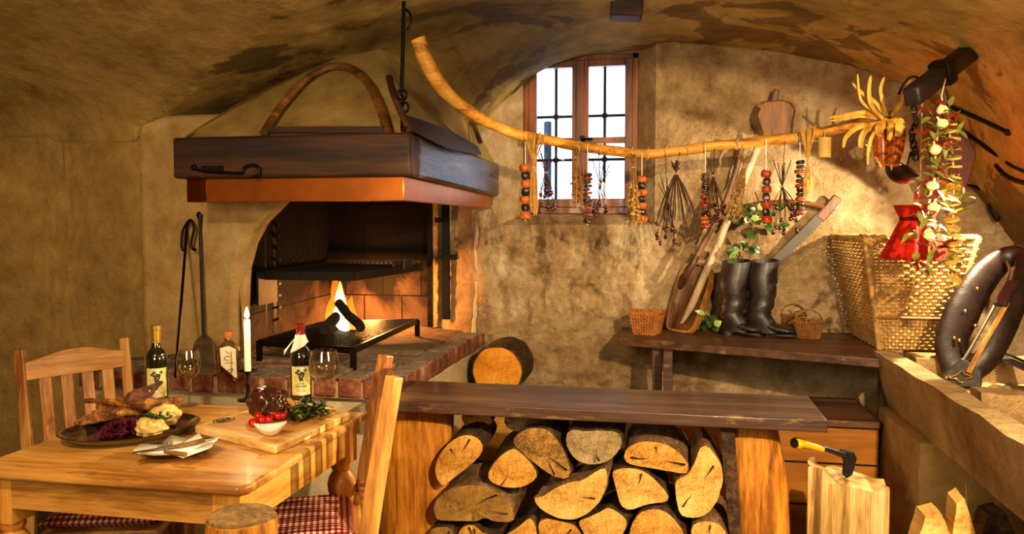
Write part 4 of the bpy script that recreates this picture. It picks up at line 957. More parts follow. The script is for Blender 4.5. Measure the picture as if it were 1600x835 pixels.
logleg([(640, 1121, 1216), (700, 1126, 1228), (760, 1134, 1236), (835, 1144, 1238), (960, 1160, 1240)], 2.97, .16, 4)
for_bark = MB(); q0, q1 = aY(1136, 652, 2.945), aY(1150, 900, 2.945); for_bark.bar(V((q0.x, 2.95, BZT-.046)), V((q1.x+.02, 2.95, 0)), .045, .05, (0, 1, 0)); for_bark.rough(4, .006, 12, 3); for_bark.build('bark_edge', 'bark', bn)
crop6 = lambda pts: [(650+x*.3293, 560+y*.3293) for x, y in pts]
crop7 = lambda pts: [(950+x*.2814, 600+y*.2814) for x, y in pts]
crop8 = lambda pts: [(660+x*.3125, 740+y*.3125) for x, y in pts]
LOGS = [
 ('A', crop6([(245, 360), (290, 372), (325, 410), (320, 445), (270, 500), (180, 570), (120, 618), (97, 580), (85, 530), (100, 470), (150, 405), (200, 370)]), 2.80, 'end_gold', 'bark', 'upper left firewood log beside the left bench leg, oval grey gold face'),
 ('B', crop6([(80, 690), (110, 650), (170, 615), (240, 600), (320, 605), (400, 640), (450, 690), (475, 740), (470, 780), (360, 778), (345, 755), (315, 755), (300, 778), (90, 772)]), 2.79, 'end_mould', 'bark_pale', 'wide half-round firewood log with white mould rim at the lower left'),
 ('C', crop6([(465, 420), (500, 450), (560, 510), (585, 560), (560, 590), (500, 615), (430, 620), (370, 600), (335, 570), (350, 520), (400, 460)]), 2.80, 'end_gold', 'bark', 'small yellow firewood wedge between the mouldy half log and dark split log'),
 ('D', crop6([(450, 400), (480, 355), (540, 328), (620, 330), (660, 370), (700, 430), (735, 520), (740, 570), (700, 585), (640, 555), (590, 520), (520, 470)]), 2.815, 'end_dark', 'bark', 'dark stained split firewood log under the middle left of the bench'),
 ('E', crop6([(708, 345), (740, 335), (820, 350), (860, 335), (880, 345), (960, 345), (985, 380), (975, 430), (930, 480), (880, 505), (820, 510), (760, 490), (720, 440), (706, 390)]), 2.80, 'end_grey', 'bark', 'grey weathered half-round firewood log with flat top under the bench'),
 ('F', crop6([(545, 650), (580, 670), (650, 620), (720, 590), (790, 580), (850, 540), (905, 510), (915, 560), (905, 620), (870, 690), (820, 740), (750, 772), (680, 765), (610, 735), (560, 690)]), 2.78, 'end_pale', 'bark_pale', 'largest golden firewood log, bowl shaped, in the middle of the pile'),
 ('G', crop7([(80, 400), (110, 350), (170, 322), (260, 318), (340, 340), (410, 390), (455, 450), (445, 510), (370, 495), (280, 478), (190, 465), (90, 440)]), 2.79, 'end_gold', 'bark_pale', 'half-round firewood log with two dark splits under the right bench half'),
 ('H', crop7([(15, 480), (100, 462), (190, 475), (250, 520), (320, 590), (350, 630), (340, 660), (230, 670), (110, 710), (70, 690), (45, 590)]), 2.785, 'end_pale', 'bark', 'quarter-split yellow firewood log right of the large bowl-shaped one'),
 ('I', crop7([(370, 530), (440, 515), (480, 440), (510, 350), (540, 325), (590, 380), (635, 450), (645, 540), (610, 650), (560, 720), (510, 755), (400, 745), (375, 640)]), 2.78, 'end_pale', 'bark_pale', 'tall pointed firewood log with white mould against the right bench leg'),
 ('J', crop7([(130, 770), (180, 705), (250, 690), (320, 705), (370, 750), (420, 810), (440, 900), (420, 960), (150, 950), (110, 860)]), 2.78, 'end_gold', 'bark', 'round topped firewood log below the quarter-split yellow log'),
 ('K', crop8([(770, 240), (905, 185), (925, 160), (1000, 205), (1035, 250), (1000, 310), (960, 420), (840, 420), (815, 320)]), 2.80, 'end_pale', 'bark', 'flat topped firewood wedge partly shaded, under the bowl-shaped log right end'),
 ('L', crop8([(575, 240), (620, 222), (690, 238), (765, 255), (810, 330), (820, 420), (600, 420), (580, 320)]), 2.80, 'end_gold', 'bark', 'yellow firewood log in the bottom row straight under the bowl-shaped log'),
 ('M', crop8([(540, 215), (572, 262), (575, 330), (570, 420), (400, 420), (405, 310), (470, 275)]), 2.80, 'end_gold', 'bark', 'steep yellow firewood wedge in the bottom row, right of the mouldy half log'),
 ('N', crop8([(42, 270), (150, 265), (160, 310), (150, 420), (45, 420), (38, 320)]), 2.80, 'end_mould', 'bark', 'brown firewood block in the bottom left corner of the pile'),
 ('O', crop8([(172, 300), (200, 262), (262, 252), (300, 300), (390, 315), (390, 420), (170, 420)]), 2.80, 'end_gold', 'bark', 'small firewood log with peeled tip under the mouldy half log'),
 ('P', crop8([(1345, 250), (1440, 235), (1500, 260), (1530, 310), (1540, 420), (1350, 420), (1340, 320)]), 2.79, 'end_pale', 'bark_pale', 'firewood log in the bottom row under the pointed mouldy log'),
 ('Q', [(718, 650), (738, 648), (772, 652), (770, 664), (742, 672), (728, 668)], 3.0, 'end_gold', 'bark', 'firewood log peeping out behind the upper left log, under the plank'),
 ('R', [(785, 652), (812, 649), (834, 655), (826, 670), (806, 676), (790, 668)], 3.0, 'end_grey', 'bark', 'firewood log peeping out behind the dark split log, under the plank'),
 ('S', [(884, 652), (978, 655), (976, 668), (930, 672), (886, 664)], 3.02, 'end_dark', 'bark', 'dark firewood log lying behind the grey half-round log'),
]
def firewood(key, px, y0, end, side, lab, dep=.30):
    rnd = random.Random(key); y0 += .12; P = [aY(x, y, y0) for x, y in px]; n = len(P)
    # denser outline with slight wobble
    Q = []; S = []
    for i in range(n):
        a, b = P[i], P[(i+1) % n]; m = max(1, int((b-a).length/.018))
        for j in range(m): Q.append(lerp(a, b, j/m)); S.append(0)
    for _ in range(1): Q = [(Q[i-1]+Q[i]*2+Q[(i+1) % len(Q)])/4 for i in range(len(Q))]
    c = sum(Q, V())/len(Q); mb = MB(); rings = []
    shift = V((rnd.uniform(-.03, .05), dep, rnd.uniform(-.01, .02)))
    inner = []
    for t in (0, .03, .2, .45, .7, 1):
        ring = []
        for i, p in enumerate(Q):
            k = 1+.035*nz((p.x, t*1.5, p.z), 16, 3) if t > 0 else 1+.02*nz((p.x, 0, p.z), 22, 3)
            if t == 0: k *= .975
            ring.append(mb.v(c+(p-c)*k+shift*t+V((0, .006*nz((p.x, 9, p.z), 14), 0))))
        rings.append(ring)
    m = len(Q); mb.mi = 1
    for A, B in zip(rings, rings[1:]):
        for i in range(m): mb.f([A[i], A[(i+1) % m], B[(i+1) % m], B[i]])
    mb.mi = 0; cv = mb.v(c+V((0, -.002, 0))); mid_ = [mb.v(lerp(v.co, c, .5)+V((0, .006*nz((v.co.x, 0, v.co.z), 30), 0))) for v in rings[0]]
    for i in range(m): mb.f([rings[0][i], rings[0][(i+1) % m], mid_[(i+1) % m], mid_[i]]); mb.f([mid_[i], mid_[(i+1) % m], cv])
    mb.f(rings[-1][::-1]); mb.mi = 2
    for _ in range(rnd.choice((1, 2, 3))):
        e = Q[rnd.randrange(len(Q))]; a_ = lerp(c, e, rnd.uniform(.05, .3)); b_ = lerp(c, e, rnd.uniform(.7, .92)); w_ = (b_-a_).cross(V((0, 1, 0))).normalized()*rnd.uniform(.0012, .0026)
        m_ = lerp(a_, b_, .55)+w_*rnd.uniform(-2, 2); o_ = V((0, -.0075, 0)); vs_ = [mb.v(p+o_) for p in (a_, m_+w_*.8, b_+w_*1.6, b_-w_*1.6, m_-w_*.8)]; mb.f(vs_)
    pith = c+V((rnd.uniform(-.02, .02), 0, rnd.uniform(-.06, -.01)))
    return tag(mb.build('firewood_log', [end, side, 'charcoal'], None, origin=pith, angle=.9), lab, 'firewood', 'split firewood under the bench')
for a in LOGS: firewood(*a)
# the row on the floor that carries the pile
FLOORROW = [(-.76, 'hidden'), (-.52, ''), (-.28, ''), (-.04, '')]
for i, (x, _) in enumerate(FLOORROW):
    mb = MB(); mb.lathe([(.0, 0), (.10, 0), (.115, .02), (.115, .34), (0, .34)], (0, 0, 0), 18, Matrix.Rotation(-PI/2, 4, 'X'), lambda a, z: 1+.08*math.sin(a*2+i)); mb.bm.transform(Matrix.Translation((x, 2.93, .125)))
    tag(mb.build('firewood_log', 'bark'), ['bark covered firewood log on the floor, beside the left bench leg', 'bark covered firewood log on the floor, second from the left bench leg', 'bark covered firewood log on the floor, second from the right bench leg', 'bark covered firewood log on the floor, beside the right bench leg'][i], 'firewood', 'split firewood under the bench')
# big logs on the floor behind the bench, by the hearth
def roundlog(lab, px, py, Y, r, dep, end, notch=False, squash=1.0):
    c = aY(px, py, Y); n = 36; mb = MB(); rings = []
    for t in (0, .02, .3, .6, 1):
        ring = []
        for i in range(n):
            a = 2*PI*i/n; k = 1+.06*nz((math.cos(a), t*2, math.sin(a)), 2.5, 3)
            if t == 0: k *= .93
            if notch: k *= 1-.55*math.exp(-((a-1.5*PI)/.35)**2)
            ring.append(mb.v(c+V((math.cos(a)*r*k, t*dep, math.sin(a)*r*k*squash))))
        rings.append(ring)
    mb.mi = 1
    for A, B in zip(rings, rings[1:]):
        for i in range(n): mb.f([A[i], A[(i+1) % n], B[(i+1) % n], B[i]])
    mb.mi = 0; mb.f(rings[0]); mb.f(rings[-1][::-1])
    return tag(mb.build('firewood_log', [end, 'bark'], None, origin=c), lab, 'firewood', 'logs stacked against the window wall')
roundlog('thick round log with orange face beside the hearth, above the bench plank', 776, 581, 4.25, .145, .36, 'end_orange', True)
roundlog('log under the round orange one beside the hearth', 760, 668, 4.22, .20, .34, 'end_gold')
# ================================================================ SHELF BENCH WITH ITS THINGS
SZ = .825
sh = thing('shelf_bench', 'dark brown plank shelf bench along the window wall carrying boots and baskets', 'bench', (.4, 4.4, 0))
f0, f1 = aZ(968, 528, SZ), aZ(1400, 563, SZ); 
poly = [f0, f1, V((1.30, 4.66, SZ)), V((f0.x-.02, 4.66, SZ))]
MB().prism([V((p.x, p.y, SZ-.042)) for p in poly], (0, 0, .042)).build('shelf_plank', 'shelf_dark', sh, bevel=.005)
a = aZ(1044, 550, SZ-.04); MB().box((a.x, a.y+.05, (SZ-.04)/2), (.045, .10, SZ-.04)).build('leg', 'shelf_dark', sh, bevel=.004)
a = aZ(1026, 550, SZ-.04); MB().box((a.x, a.y+.22, (SZ-.04)/2), (.05, .08, SZ-.04)).build('leg', 'shelf_dark', sh, bevel=.004)
MB().box((1.1, 4.45, (SZ-.04)/2), (.05, .10, SZ-.04)).build('leg', 'shelf_dark', sh, bevel=.004)
ch = thing('wooden_chest', 'long brown painted wooden chest standing behind the firewood', 'chest', (.48, 3.95, 0))
MB().box((.41, 3.95, .265), (.98, .46, .53)).build('body', 'chest_wood', ch, bevel=.004)
MB().box((.40, 3.94, .545), (1.0, .50, .03)).build('lid', 'shelf_dark', ch, bevel=.005)
for z in (.17, .36): MB().box((.41, 3.716, z), (.97, .006, .006)).build('board_joint', 'iron_dark', ch)
# ---- woven baskets
def loop(pts, n):
    """n points per side round a closed polygon"""
    out = []
    for i in range(len(pts)):
        a, b = V(pts[i]), V(pts[(i+1) % len(pts)])
        for j in range(n): out.append(lerp(a, b, j/n))
    return out
def basket(t, base, top, rows, n, r, mat, off=None, rim=True, seed=0, stakes=True):
    B, T_ = loop(base, n), loop(top, n); m = len(B); off = off or r*.9
    cb, ct = sum(B, V())/m, sum(T_, V())/m; mb = MB()
    P = lambda i, k: lerp(B[i % m], T_[i % m], k)
    for w in range(rows):
        k = (w+.5)/rows; pts = []
        for i in range(m):
            p = P(i, k); c = lerp(cb, ct, k); o = (p-c); o.z = 0; o.normalize()
            pts.append(p+o*(off if (i+w) % 2 else -off)+V((0, 0, r*.25*nz((i, w, 0), 1.7, seed))))
        mb.tube(pts, r, 5, .8, closed=True, up=(0, 0, 1))
    mb.build('weave', mat, t)
    if stakes:
        mb = MB()
        for i in range(m): mb.tube([P(i, 0), P(i, 1.0)], r*.6, 5)
        mb.build('stakes', mat, t)
    if rim:
        mb = MB(); c = ct
        for k in range(2):
            pts = []
            for i in range(m*2):
                p = lerp(T_[(i//2) % m], T_[(i//2+1) % m], (i % 2)/2); o = (p-c); o.z = 0; o.normalize(); s = math.sin(i*1.1+k*PI)
                pts.append(p+o*(r*1.1*s)+V((0, 0, r*1.1*math.cos(i*1.1+k*PI)+r)))
            mb.tube(pts, r*1.1, 6, closed=True, up=(0, 0, 1))
        mb.build('rim', mat, t)
    mb = MB(); vs = [mb.v(p+V((0, 0, r))) for p in B]; mb.f(vs); mb.build('bottom', mat, t)
a, b = aZ(990, 525, SZ), aZ(1022, 527, SZ); d = V((.03, .11, 0)); ta, tb_ = D(980, 497, (a.y)*.98+.05), D(1031, 496, (b.y)*.98-.005)
zt = SZ+.115; e = .022
t = thing('wicker_basket', 'small open rectangular honey wicker basket at the left shelf end', 'basket', tuple((a+b)/2+V((0, .06, 0))))
a.y += .05; b.y += .05
basket(t, [a, b, b+d, a+d], [V((a.x-e, a.y-.01, zt)), V((b.x+e, b.y-.01, zt)), V((b.x+e, b.y+.01, zt))+d, V((a.x-e, a.y+.01, zt))+d], 11, 9, .0052, 'wicker_honey')
for i, (px, py, w, hh, lab, dy) in enumerate(((1243, 522, .055, .09, 'small round handled wicker basket half hidden behind its twin, right of the boots', .10), (1263, 529, .058, .085, 'small round handled wicker basket in front of its twin, right of the boots', 0))):
    c = aZ(px, py, SZ); c.y += dy; t = thing('handled_basket', lab, 'basket', tuple(c), (0, 0, 0), 'twin handled baskets')
    ring = lambda r, z: [c+V((r*1.15*math.cos(2*PI*k/10), r*.8*math.sin(2*PI*k/10), z)) for k in range(10)]
    basket(t, ring(w*.8, .0), ring(w*1.08, hh), 11, 3, .0042, 'wicker_brown', seed=i)
    mb = MB()
    for s in (-1, 1): mb.tube([c+V((w*1.2*math.cos(k*PI/12), s*.012, hh+.065*math.sin(k*PI/12))) for k in range(13)], .0045, 6)
    mb.build('handle', 'wicker_brown', t)
    for s in (-1, 1): MB().tube([c+V((s*w*.55+.024*math.cos(k*PI/4), .0, hh+.012+.024*math.sin(k*PI/4)*.6)) for k in range(8)], .004, 6, closed=True).build('ear', 'wicker_brown', t)
t = thing('pack_basket', 'large square wicker pack basket flaring upwards, standing on the shelf', 'basket', tuple(aZ(1420, 546, SZ)))
b0, b1 = aZ(1374, 546, SZ), aZ(1467, 546, SZ); b1.y = b0.y; t0, t1 = aY(1351, 375, b0.y-.10), aY(1528, 377, b0.y-.10); t1.z = t0.z; zt = t0.z
tbl = aY(1311, 382, b0.y+.36); tbl.z = zt
basket(t, [b0, b1, V((b1.x, 4.62, SZ)), V((b0.x-.01, 4.62, SZ))], [t0, t1, V((t1.x, 4.63, zt)), V((tbl.x, 4.63, zt))], 32, 18, .0088, 'wicker', off=.010, seed=3)
for p, q in ((b0, t0), (b1, t1)): MB().tube([p+V((0, -.006, 0)), q+V((0, -.006, .02))], .013, 8).build('corner_post', 'wicker', t)
MB().tube([lerp(b0, t0, .30)+V((0, -.012, 0)), lerp(b1, t1, .30)+V((0, -.012, 0))], .009, 6).build('band', 'wicker_brown', t)
# ---- wooden tray leaning on the wall
tr = thing('wooden_tray', 'hollowed dark wooden tray with pale rim leaning on the wall', 'tray', tuple(aZ(1058, 518, SZ)))
BL, BR_, TR, TL = aZ(1037, 515, SZ+.004), aZ(1080, 523, SZ+.004), aY(1118, 416, 4.63), aY(1066, 404, 4.63); n_ = (BR_-BL).cross(TL-BL).normalized()
if n_.y > 0: n_ = -n_
def outline(k, m=60):
    pts = []
    for i in range(m):
        a = 2*PI*i/m; x, y = math.cos(a), math.sin(a); s = (abs(x)**6+abs(y)**6)**(1/6) if y < 0 else (abs(x)**3.2+abs(y)**3.2)**(1/3.2)
        x, y = x/s, y/s; u, v = .5+.5*x*k, .5+.5*y*k; pts.append(lerp(lerp(BL, BR_, u), lerp(TL, TR, u), v))
    return pts
def rings_build(mb, rings):
    R_ = [[mb.v(p) for p in r] for r in rings]; m = len(R_[0])
    for A, B in zip(R_, R_[1:]):
        for i in range(m): mb.f([A[i], A[(i+1) % m], B[(i+1) % m], B[i]])
    return R_
mb = MB(); ks = [(.93, 0), (.88, -.022), (.7, -.030), (.35, -.032)]; R_ = rings_build(mb, [[p+n_*h for p in outline(k)] for k, h in ks]); mb.f(R_[-1]); mb.build('hollow', 'old_wood', tr)
mb = MB(); rings_build(mb, [[p+n_*h for p in outline(k)] for k, h in ((.93, 0), (1, 0), (1.0, -.03), (.9, -.05), (.5, -.055))]); mb.build('rim', 'tray_wood', tr)
# ---- boots
def boot(lab, top, top2, ank, heel, toe, seed):
    """top, top2: left and right end of the shaft opening (px); ank: ankle (px); heel, toe (px) on the shelf"""
    h, to = aZ(*heel, SZ), aZ(*toe, SZ); fdir = (to-h); L = fdir.length; fdir.normalize(); side = V((-fdir.y, fdir.x, 0))
    t = thing('leather_boot', lab, 'boot', tuple(lerp(h, to, .4)), (0, 0, 0), 'pair of leather boots')
    tc = D((top[0]+top2[0])/2, (top[1]+top2[1])/2, D(0, 0, 1).length*0+(h.y*.98+.0)-.03); 
    tc = aY((top[0]+top2[0])/2, (top[1]+top2[1])/2, h.y-.0); rw = (aY(*top2, h.y)-aY(*top, h.y)).length/2
    ac = h+fdir*.052+V((0, 0, .115)); mb = MB(); rings = []; n = 28
    for i in range(15):
        k = i/14; c = lerp(tc, ac, k); c += V((.006*math.sin(k*9+seed), 0, 0)); r = lerp(rw, .062, sstep(.3, 1, k)); 
        if k > .7: r += .005*math.sin(k*60)
        rings.append([c+side*(r*.92*math.cos(2*PI*j/n))+fdir*(r*1.03*math.sin(2*PI*j/n))+V((0, 0, .010*math.cos(2*PI*j/n)*(1-k)*1+.004*nz((j*.3, i*.5, 0), 1, seed))) for j in range(n)])
    for c, rs, rf, dz in ((h+fdir*.062+V((0, 0, .078)), .053, .080, .012), (h+fdir*.07+V((0, 0, .045)), .046, .085, .0), (h+fdir*.075+V((0, 0, .02)), .044, .085, 0)):
        rings.append([c+side*(rs*math.cos(2*PI*j/n))+fdir*(rf*math.sin(2*PI*j/n))+V((0, 0, -dz*math.sin(2*PI*j/n))) for j in range(n)])
    rings_build(mb, rings); inner = [[lerp(p, tc, .10) for p in rings[0]], [lerp(p, tc, .12)+V((0, 0, -.12)) for p in rings[0]]]; q = rings_build(mb, [rings[0]]+inner); mb.f(q[-1])
    mb.build('shaft', 'leather', t, angle=1.2)
    mb = MB(); rings = []
    for k, w, zt, zb in ((.18, .04, .125, .018), (.32, .043, .118, .018), (.45, .045, .098, .018), (.58, .048, .078, .018), (.72, .05, .066, .018), (.85, .047, .060, .018), (.94, .036, .050, .02), (1.0, .014, .036, .024)):
        c = lerp(h, to, k); hh = (zt-zb)/2; rings.append([c+side*(w*math.cos(2*PI*j/n))+V((0, 0, zb+hh+hh*math.sin(2*PI*j/n)*(1 if math.sin(2*PI*j/n) > 0 else .9)+.004*math.sin(k*40)*(k < .6)*max(0, math.sin(2*PI*j/n)))) for j in range(n)])
    R2 = rings_build(mb, rings); mb.f(R2[0]); mb.f(R2[-1]); mb.build('foot', 'leather', t, angle=1.2)
    sole = lambda k0, k1, w: [lerp(h, to, k)+side*(w*math.sin(PI*min(1, .12+.76*((k-k0)/(k1-k0))))**.5*s) for s, ks_ in ((1, [k0+(k1-k0)*i/10 for i in range(11)]), (-1, [k1-(k1-k0)*i/10 for i in range(11)])) for k in ks_]
    MB().prism([p+V((0, 0, .012)) for p in sole(.38, 1.01, .054)], (0, 0, .010)).build('sole', 'rubber_black', t)
    MB().prism([p for p in sole(-.03, .32, .045)], (0, 0, .024)).build('heel', 'rubber_black', t)
boot('tall black leather boot on the shelf, nearer to the wooden tray', (1127, 407), (1173, 409), (1150, 490), (1128, 522), (1190, 527), 1)
boot('tall black leather boot on the shelf, nearer to the handled baskets', (1172, 405), (1216, 410), (1180, 490), (1172, 524), (1243, 529), 2)
# ---- ivy sprays behind the boots
def ivy(lab, px, py, Y, n, sx, sz, seed, stem_to):
    rnd = random.Random(seed); c = aY(px, py, Y); b = aY(*stem_to, Y+.03); t = thing('ivy_spray', lab, 'ivy', tuple(b)); mb = MB(); ms = MB()
    ms.tube(cr([b, lerp(b, c, .5)+V((.02, 0, 0)), c], 5), .0035, 5)
    for i in range(n):
        q = c+V((rnd.gauss(0, sx), rnd.gauss(0, .03), rnd.gauss(0, sz))); q.y = min(q.y, 4.64); ms.tube([c, q], .0014, 4)
        mb.mi = 1 if rnd.random() < .3 else 0
        mb.leaf(q, V((rnd.uniform(-1, 1), rnd.uniform(-.8, .1), rnd.uniform(-.9, .3))), V((rnd.uniform(-.3, .3), -1, rnd.uniform(0, .6))), rnd.uniform(.035, .06), rnd.uniform(.03, .05), .25)
    ms.build('stem', 'twig', t); mb.build('leaves', ['ivy', 'ivy_pale'], t)
ivy('green ivy spray standing right behind the nearer boot opening', 1153, 388, 4.5, 15, .035, .035, 2, (1146, 412))
ivy('green ivy spray hanging on the wall above the boots', 1178, 338, 4.58, 24, .055, .04, 5, (1180, 300))
ivy('low ivy sprig with yellow berries on the shelf between tray and boots', 1104, 496, 4.5, 12, .03, .025, 7, (1104, 515))
# ---- poles and frame saw on the window wall
a, b = aY(1183, 232, 4.58), aZ(1062, 500, SZ); b.y = 4.55
tag(MB().tube([b, lerp(b, a, .5)+V((.004, 0, 0)), a], [.021, .021, .019], 14).build('tool_pole', 'grey_wood'), 'pale grey round wooden pole leaning on the wall behind the tray', 'pole')
tag(MB().tube(cr([aZ(1035, 505, SZ)+V((0, .12, 0)), aY(1068, 440, 4.58), aY(1100, 380, 4.57), aY(1128, 330, 4.57), aY(1146, 280, 4.575), aY(1160, 225, 4.585)], 6), .018, 12, .8).build('scythe_shaft', 'old_wood'), 'dark curved wooden tool shaft leaning on the wall beside the pale pole', 'tool shaft')
fs = thing('frame_saw', 'old wooden bow saw with broad toothed blade leaning behind the boots', 'saw', tuple(aY(1200, 420, 4.6)))
mb = MB(); mb.tube(cr([aY(1145, 336, 4.60), aY(1175, 324, 4.60), aY(1215, 316, 4.60), aY(1255, 317, 4.60), aY(1298, 327, 4.60)], 6), .017, 10, .8); mb.build('bow', 'old_wood_x', fs)
mb = MB(); mb.bar(aY(1281, 343, 4.60), aY(1309, 308, 4.60), .05, .035, (0, 1, 0)); mb.build('end_block', 'old_wood', fs, bevel=.006)
e0, e1 = aY(1300, 322, 4.585), aY(1188, 432, 4.585); dd = (e1-e0).normalized(); nn = V((dd.z, 0, -dd.x)); mb = MB(); m = 52; up_, lo_ = [], []
if nn.x < 0: nn = -nn
for i in range(m+1):
    p = lerp(e0, e1, i/m); up_.append(p-nn*.024); lo_.append(p+nn*(.024+(.009 if i % 2 else 0)))
mb.prism(up_+lo_[::-1], (0, .003, 0)); mb.build('blade', 'saw_steel', fs, smooth=False)
# ================================================================ STONE TROUGH CORNER
tg = thing('stone_trough', 'rough hewn stone trough with two basins along the right wall', 'trough', (1.3, 2.9, .6))
x0, x1, y0, y1, zt, zb = .905, 1.72, 1.75, 3.86, .85, .60
mb = MB()
mb.hexa([(x0+.06, y0, zb), (x0+.16, y0, zb), (x0+.16, y1, zb), (x0+.06, y1-.02, zb)], [(x0, y0, zt), (x0+.085, y0, zt), (x0+.085, y1, zt), (x0, y1, zt)])
mb.box(((x0+x1)/2+.05, 3.76, .73), (x1-x0-.15, .18, .238)).box(((x0+x1)/2+.06, 3.0, .73), (x1-x0-.14, .10, .236)).box((x1-.04, (y0+y1)/2, .72), (.08, y1-y0, .25)).box(((x0+x1)/2+.05, y0+.06, .72), (x1-x0-.15, .1, .25)).box(((x0+x1)/2+.08, (y0+y1)/2, .64), (x1-x0-.16, y1-y0-.06, .06))
mb.rough(9, .010, 5, 2); mb.build('trough_body', 'trough_stone', tg, bevel=.0, angle=1.0)
MB().grid(lambda u, v: V((lerp(.985, 1.65, u), lerp(3.04, 3.69, v), .765+.03*nz((u*5, v*5, 0), 1)+.012*nz((u*30, v*30, 0), 1))), 40, 40).build('gravel_fill', 'gravel', tg)
mb = MB().box((1.29, 3.52, .30), (.74, .64, .60)); mb.rough(9, .012, 4, 5, .01); mb.build('pier', 'stone_pier', tg, angle=1.0)
mb = MB().box((1.34, 2.02, .30), (.70, .36, .60)); mb.rough(8, .010, 4, 9, .01); mb.build('pier', 'stone_pier', tg, angle=1.0)
# horse collar leaning in the trough
hc = thing('horse_collar', 'dark leather horse collar leaning upright in the stone trough', 'horse collar', tuple(aZ(1500, 600, .86)))
cd_ = 3.42
cp = [D(1500, 588, cd_-.12), D(1484, 545, cd_-.02), D(1502, 492, cd_+.04), D(1534, 437, cd_+.08), D(1572, 403, cd_+.08), D(1598, 405, cd_+.02), D(1594, 450, cd_-.08), D(1570, 510, cd_-.14), D(1540, 562, cd_-.16)]
MB().tube(cr(cp, 7, True), [r*.94 for r in sum([[lerp(a, b, j/7) for j in range(7)] for a, b in zip([.045, .066, .078, .070, .05, .038, .044, .052, .052], [.066, .078, .070, .05, .038, .044, .052, .052, .045])], [])], 18, .52, up=(0, -1, .12), closed=True).build('padded_ring', 'leather_brown', hc, angle=1.5)
cv = V((0, -1, .1))
ed = [D(1478, 592, cd_-.19), D(1505, 563, cd_-.17), D(1534, 515, cd_-.13), D(1558, 470, cd_-.09), D(1577, 428, cd_-.03), D(1573, 408, cd_)]
MB().tube(cr(ed, 6), .006, 8).build('rim_piping', 'steel_worn', hc)
MB().tube(cr([D(1513, 583, cd_-.23), D(1536, 540, cd_-.215), D(1560, 498, cd_-.185), D(1573, 473, cd_-.165)], 6), .013, 8, .6).build('hame', 'tray_wood', hc)
mb = MB(); mb.prism([D(1470, 588, cd_-.18), D(1504, 560, cd_-.20), D(1535, 582, cd_-.24), D(1534, 606, cd_-.22), D(1492, 606, cd_-.2)], V((.01, .03, 0))); mb.build('toe_plate', 'leather', hc, bevel=.006)
mb = MB(); q = [D(1484, 590, cd_-.215), D(1503, 579, cd_-.235), D(1519, 588, cd_-.245), D(1503, 598, cd_-.235)]; mb.tube(cr([lerp(q[i], q[(i+1) % 4], t)-(lerp(q[i], q[(i+1) % 4], t)-sum(q, V())/4)*(.22*math.sin(PI*t)) for i in range(4) for t in (0, .5)], 4, True), .0035, 6, closed=True); mb.build('diamond_emblem', 'brass', hc)
for px, py in ((1508, 487), (1524, 510), (1491, 529), (1499, 533), (1527, 452)): MB().blob(D(px, py, cd_-.04), (.009, .009, .009), 0, 1, 0, 2).build('rivet', 'brass', hc)
MB().bar(D(1562, 478, cd_-.17), D(1583, 440, cd_-.13), .05, .02).build('strap', 'leather', hc, bevel=.004)
# small saw lying on the trough rim
sw = thing('hand_saw', 'long toothed saw blade resting across the back of the trough', 'saw', tuple(D(1580, 565, 3.55)))
a, b = aZ(1552, 552, .868), aZ(1640, 592, .868); dd = (b-a).normalized(); nn = V((dd.y, -dd.x, 0)); up_, lo_ = [], []
for i in range(41): p = lerp(a, b, i/40); up_.append(p-nn*.025); lo_.append(p+nn*(.025+(.012 if i % 2 else 0)))
MB().prism(up_+lo_[::-1], (0, 0, .003)).build('blade', 'saw_steel', sw, smooth=False)
MB().tube([lerp(a, b, -.05)-nn*.03+V((0, 0, .008)), b-nn*.03+V((0, 0, .008))], .006, 8).build('back_rod', 'iron_dark', sw)
# ---- chopping block and axe
cb_ = aZ(1324, 752, .47); blk = [(-.14, -.04), (-.12, .07), (-.03, .11), (.08, .09), (.125, .03), (.13, -.06), (.05, -.11), (-.07, -.10)]
mb = MB(); mb.prism([(cb_.x+x*1.03, cb_.y+y, 0) for x, y in blk], (0, 0, .48)); bmesh.ops.subdivide_edges(mb.bm, edges=[e for e in mb.bm.edges if abs((e.verts[0].co-e.verts[1].co).z) > .1], cuts=14)
bmesh.ops.subdivide_edges(mb.bm, edges=[e for e in mb.bm.edges if abs((e.verts[0].co-e.verts[1].co).z) < .05], cuts=4, use_grid_fill=True)
bmesh.ops.triangulate(mb.bm, faces=[f for f in mb.bm.faces if len(f.verts) > 4]); 
for v in mb.bm.verts:
    p = v.co; an = math.atan2(p.y-cb_.y, p.x-cb_.x); k = .010*nz((math.cos(an)*3, math.sin(an)*3, p.z*.6), 2.5, 1)+.006*nz((math.cos(an)*9, math.sin(an)*9, p.z), 2, 1)
    p.x += math.cos(an)*k; p.y += math.sin(an)*k
    if p.z > .47: p.z += .022*nz((p.x*3, p.y*3, 0), 2.5, 2)+(.05 if p.x < cb_.x-.10 else 0)-.02*sstep(cb_.x, cb_.x+.1, p.x)*(p.y < cb_.y)
tag(mb.build('chopping_block', 'block_wood', angle=.5), 'rough split chopping block with frayed top, the axe stuck in it', 'chopping block')
ax = thing('axe', 'short axe with black shaft and bright yellow grip stuck in the block', 'axe', tuple(aZ(1325, 742, .49)))
ay_ = cb_.y-.02; P = lambda x, y, o=0: aY(x, y, ay_+o)
MB().tube([P(1266, 697, -.10), P(1290, 702, -.06), P(1322, 713, .0)], [.0125, .014, .016], 12, .7).build('shaft', 'rubber_black', ax)
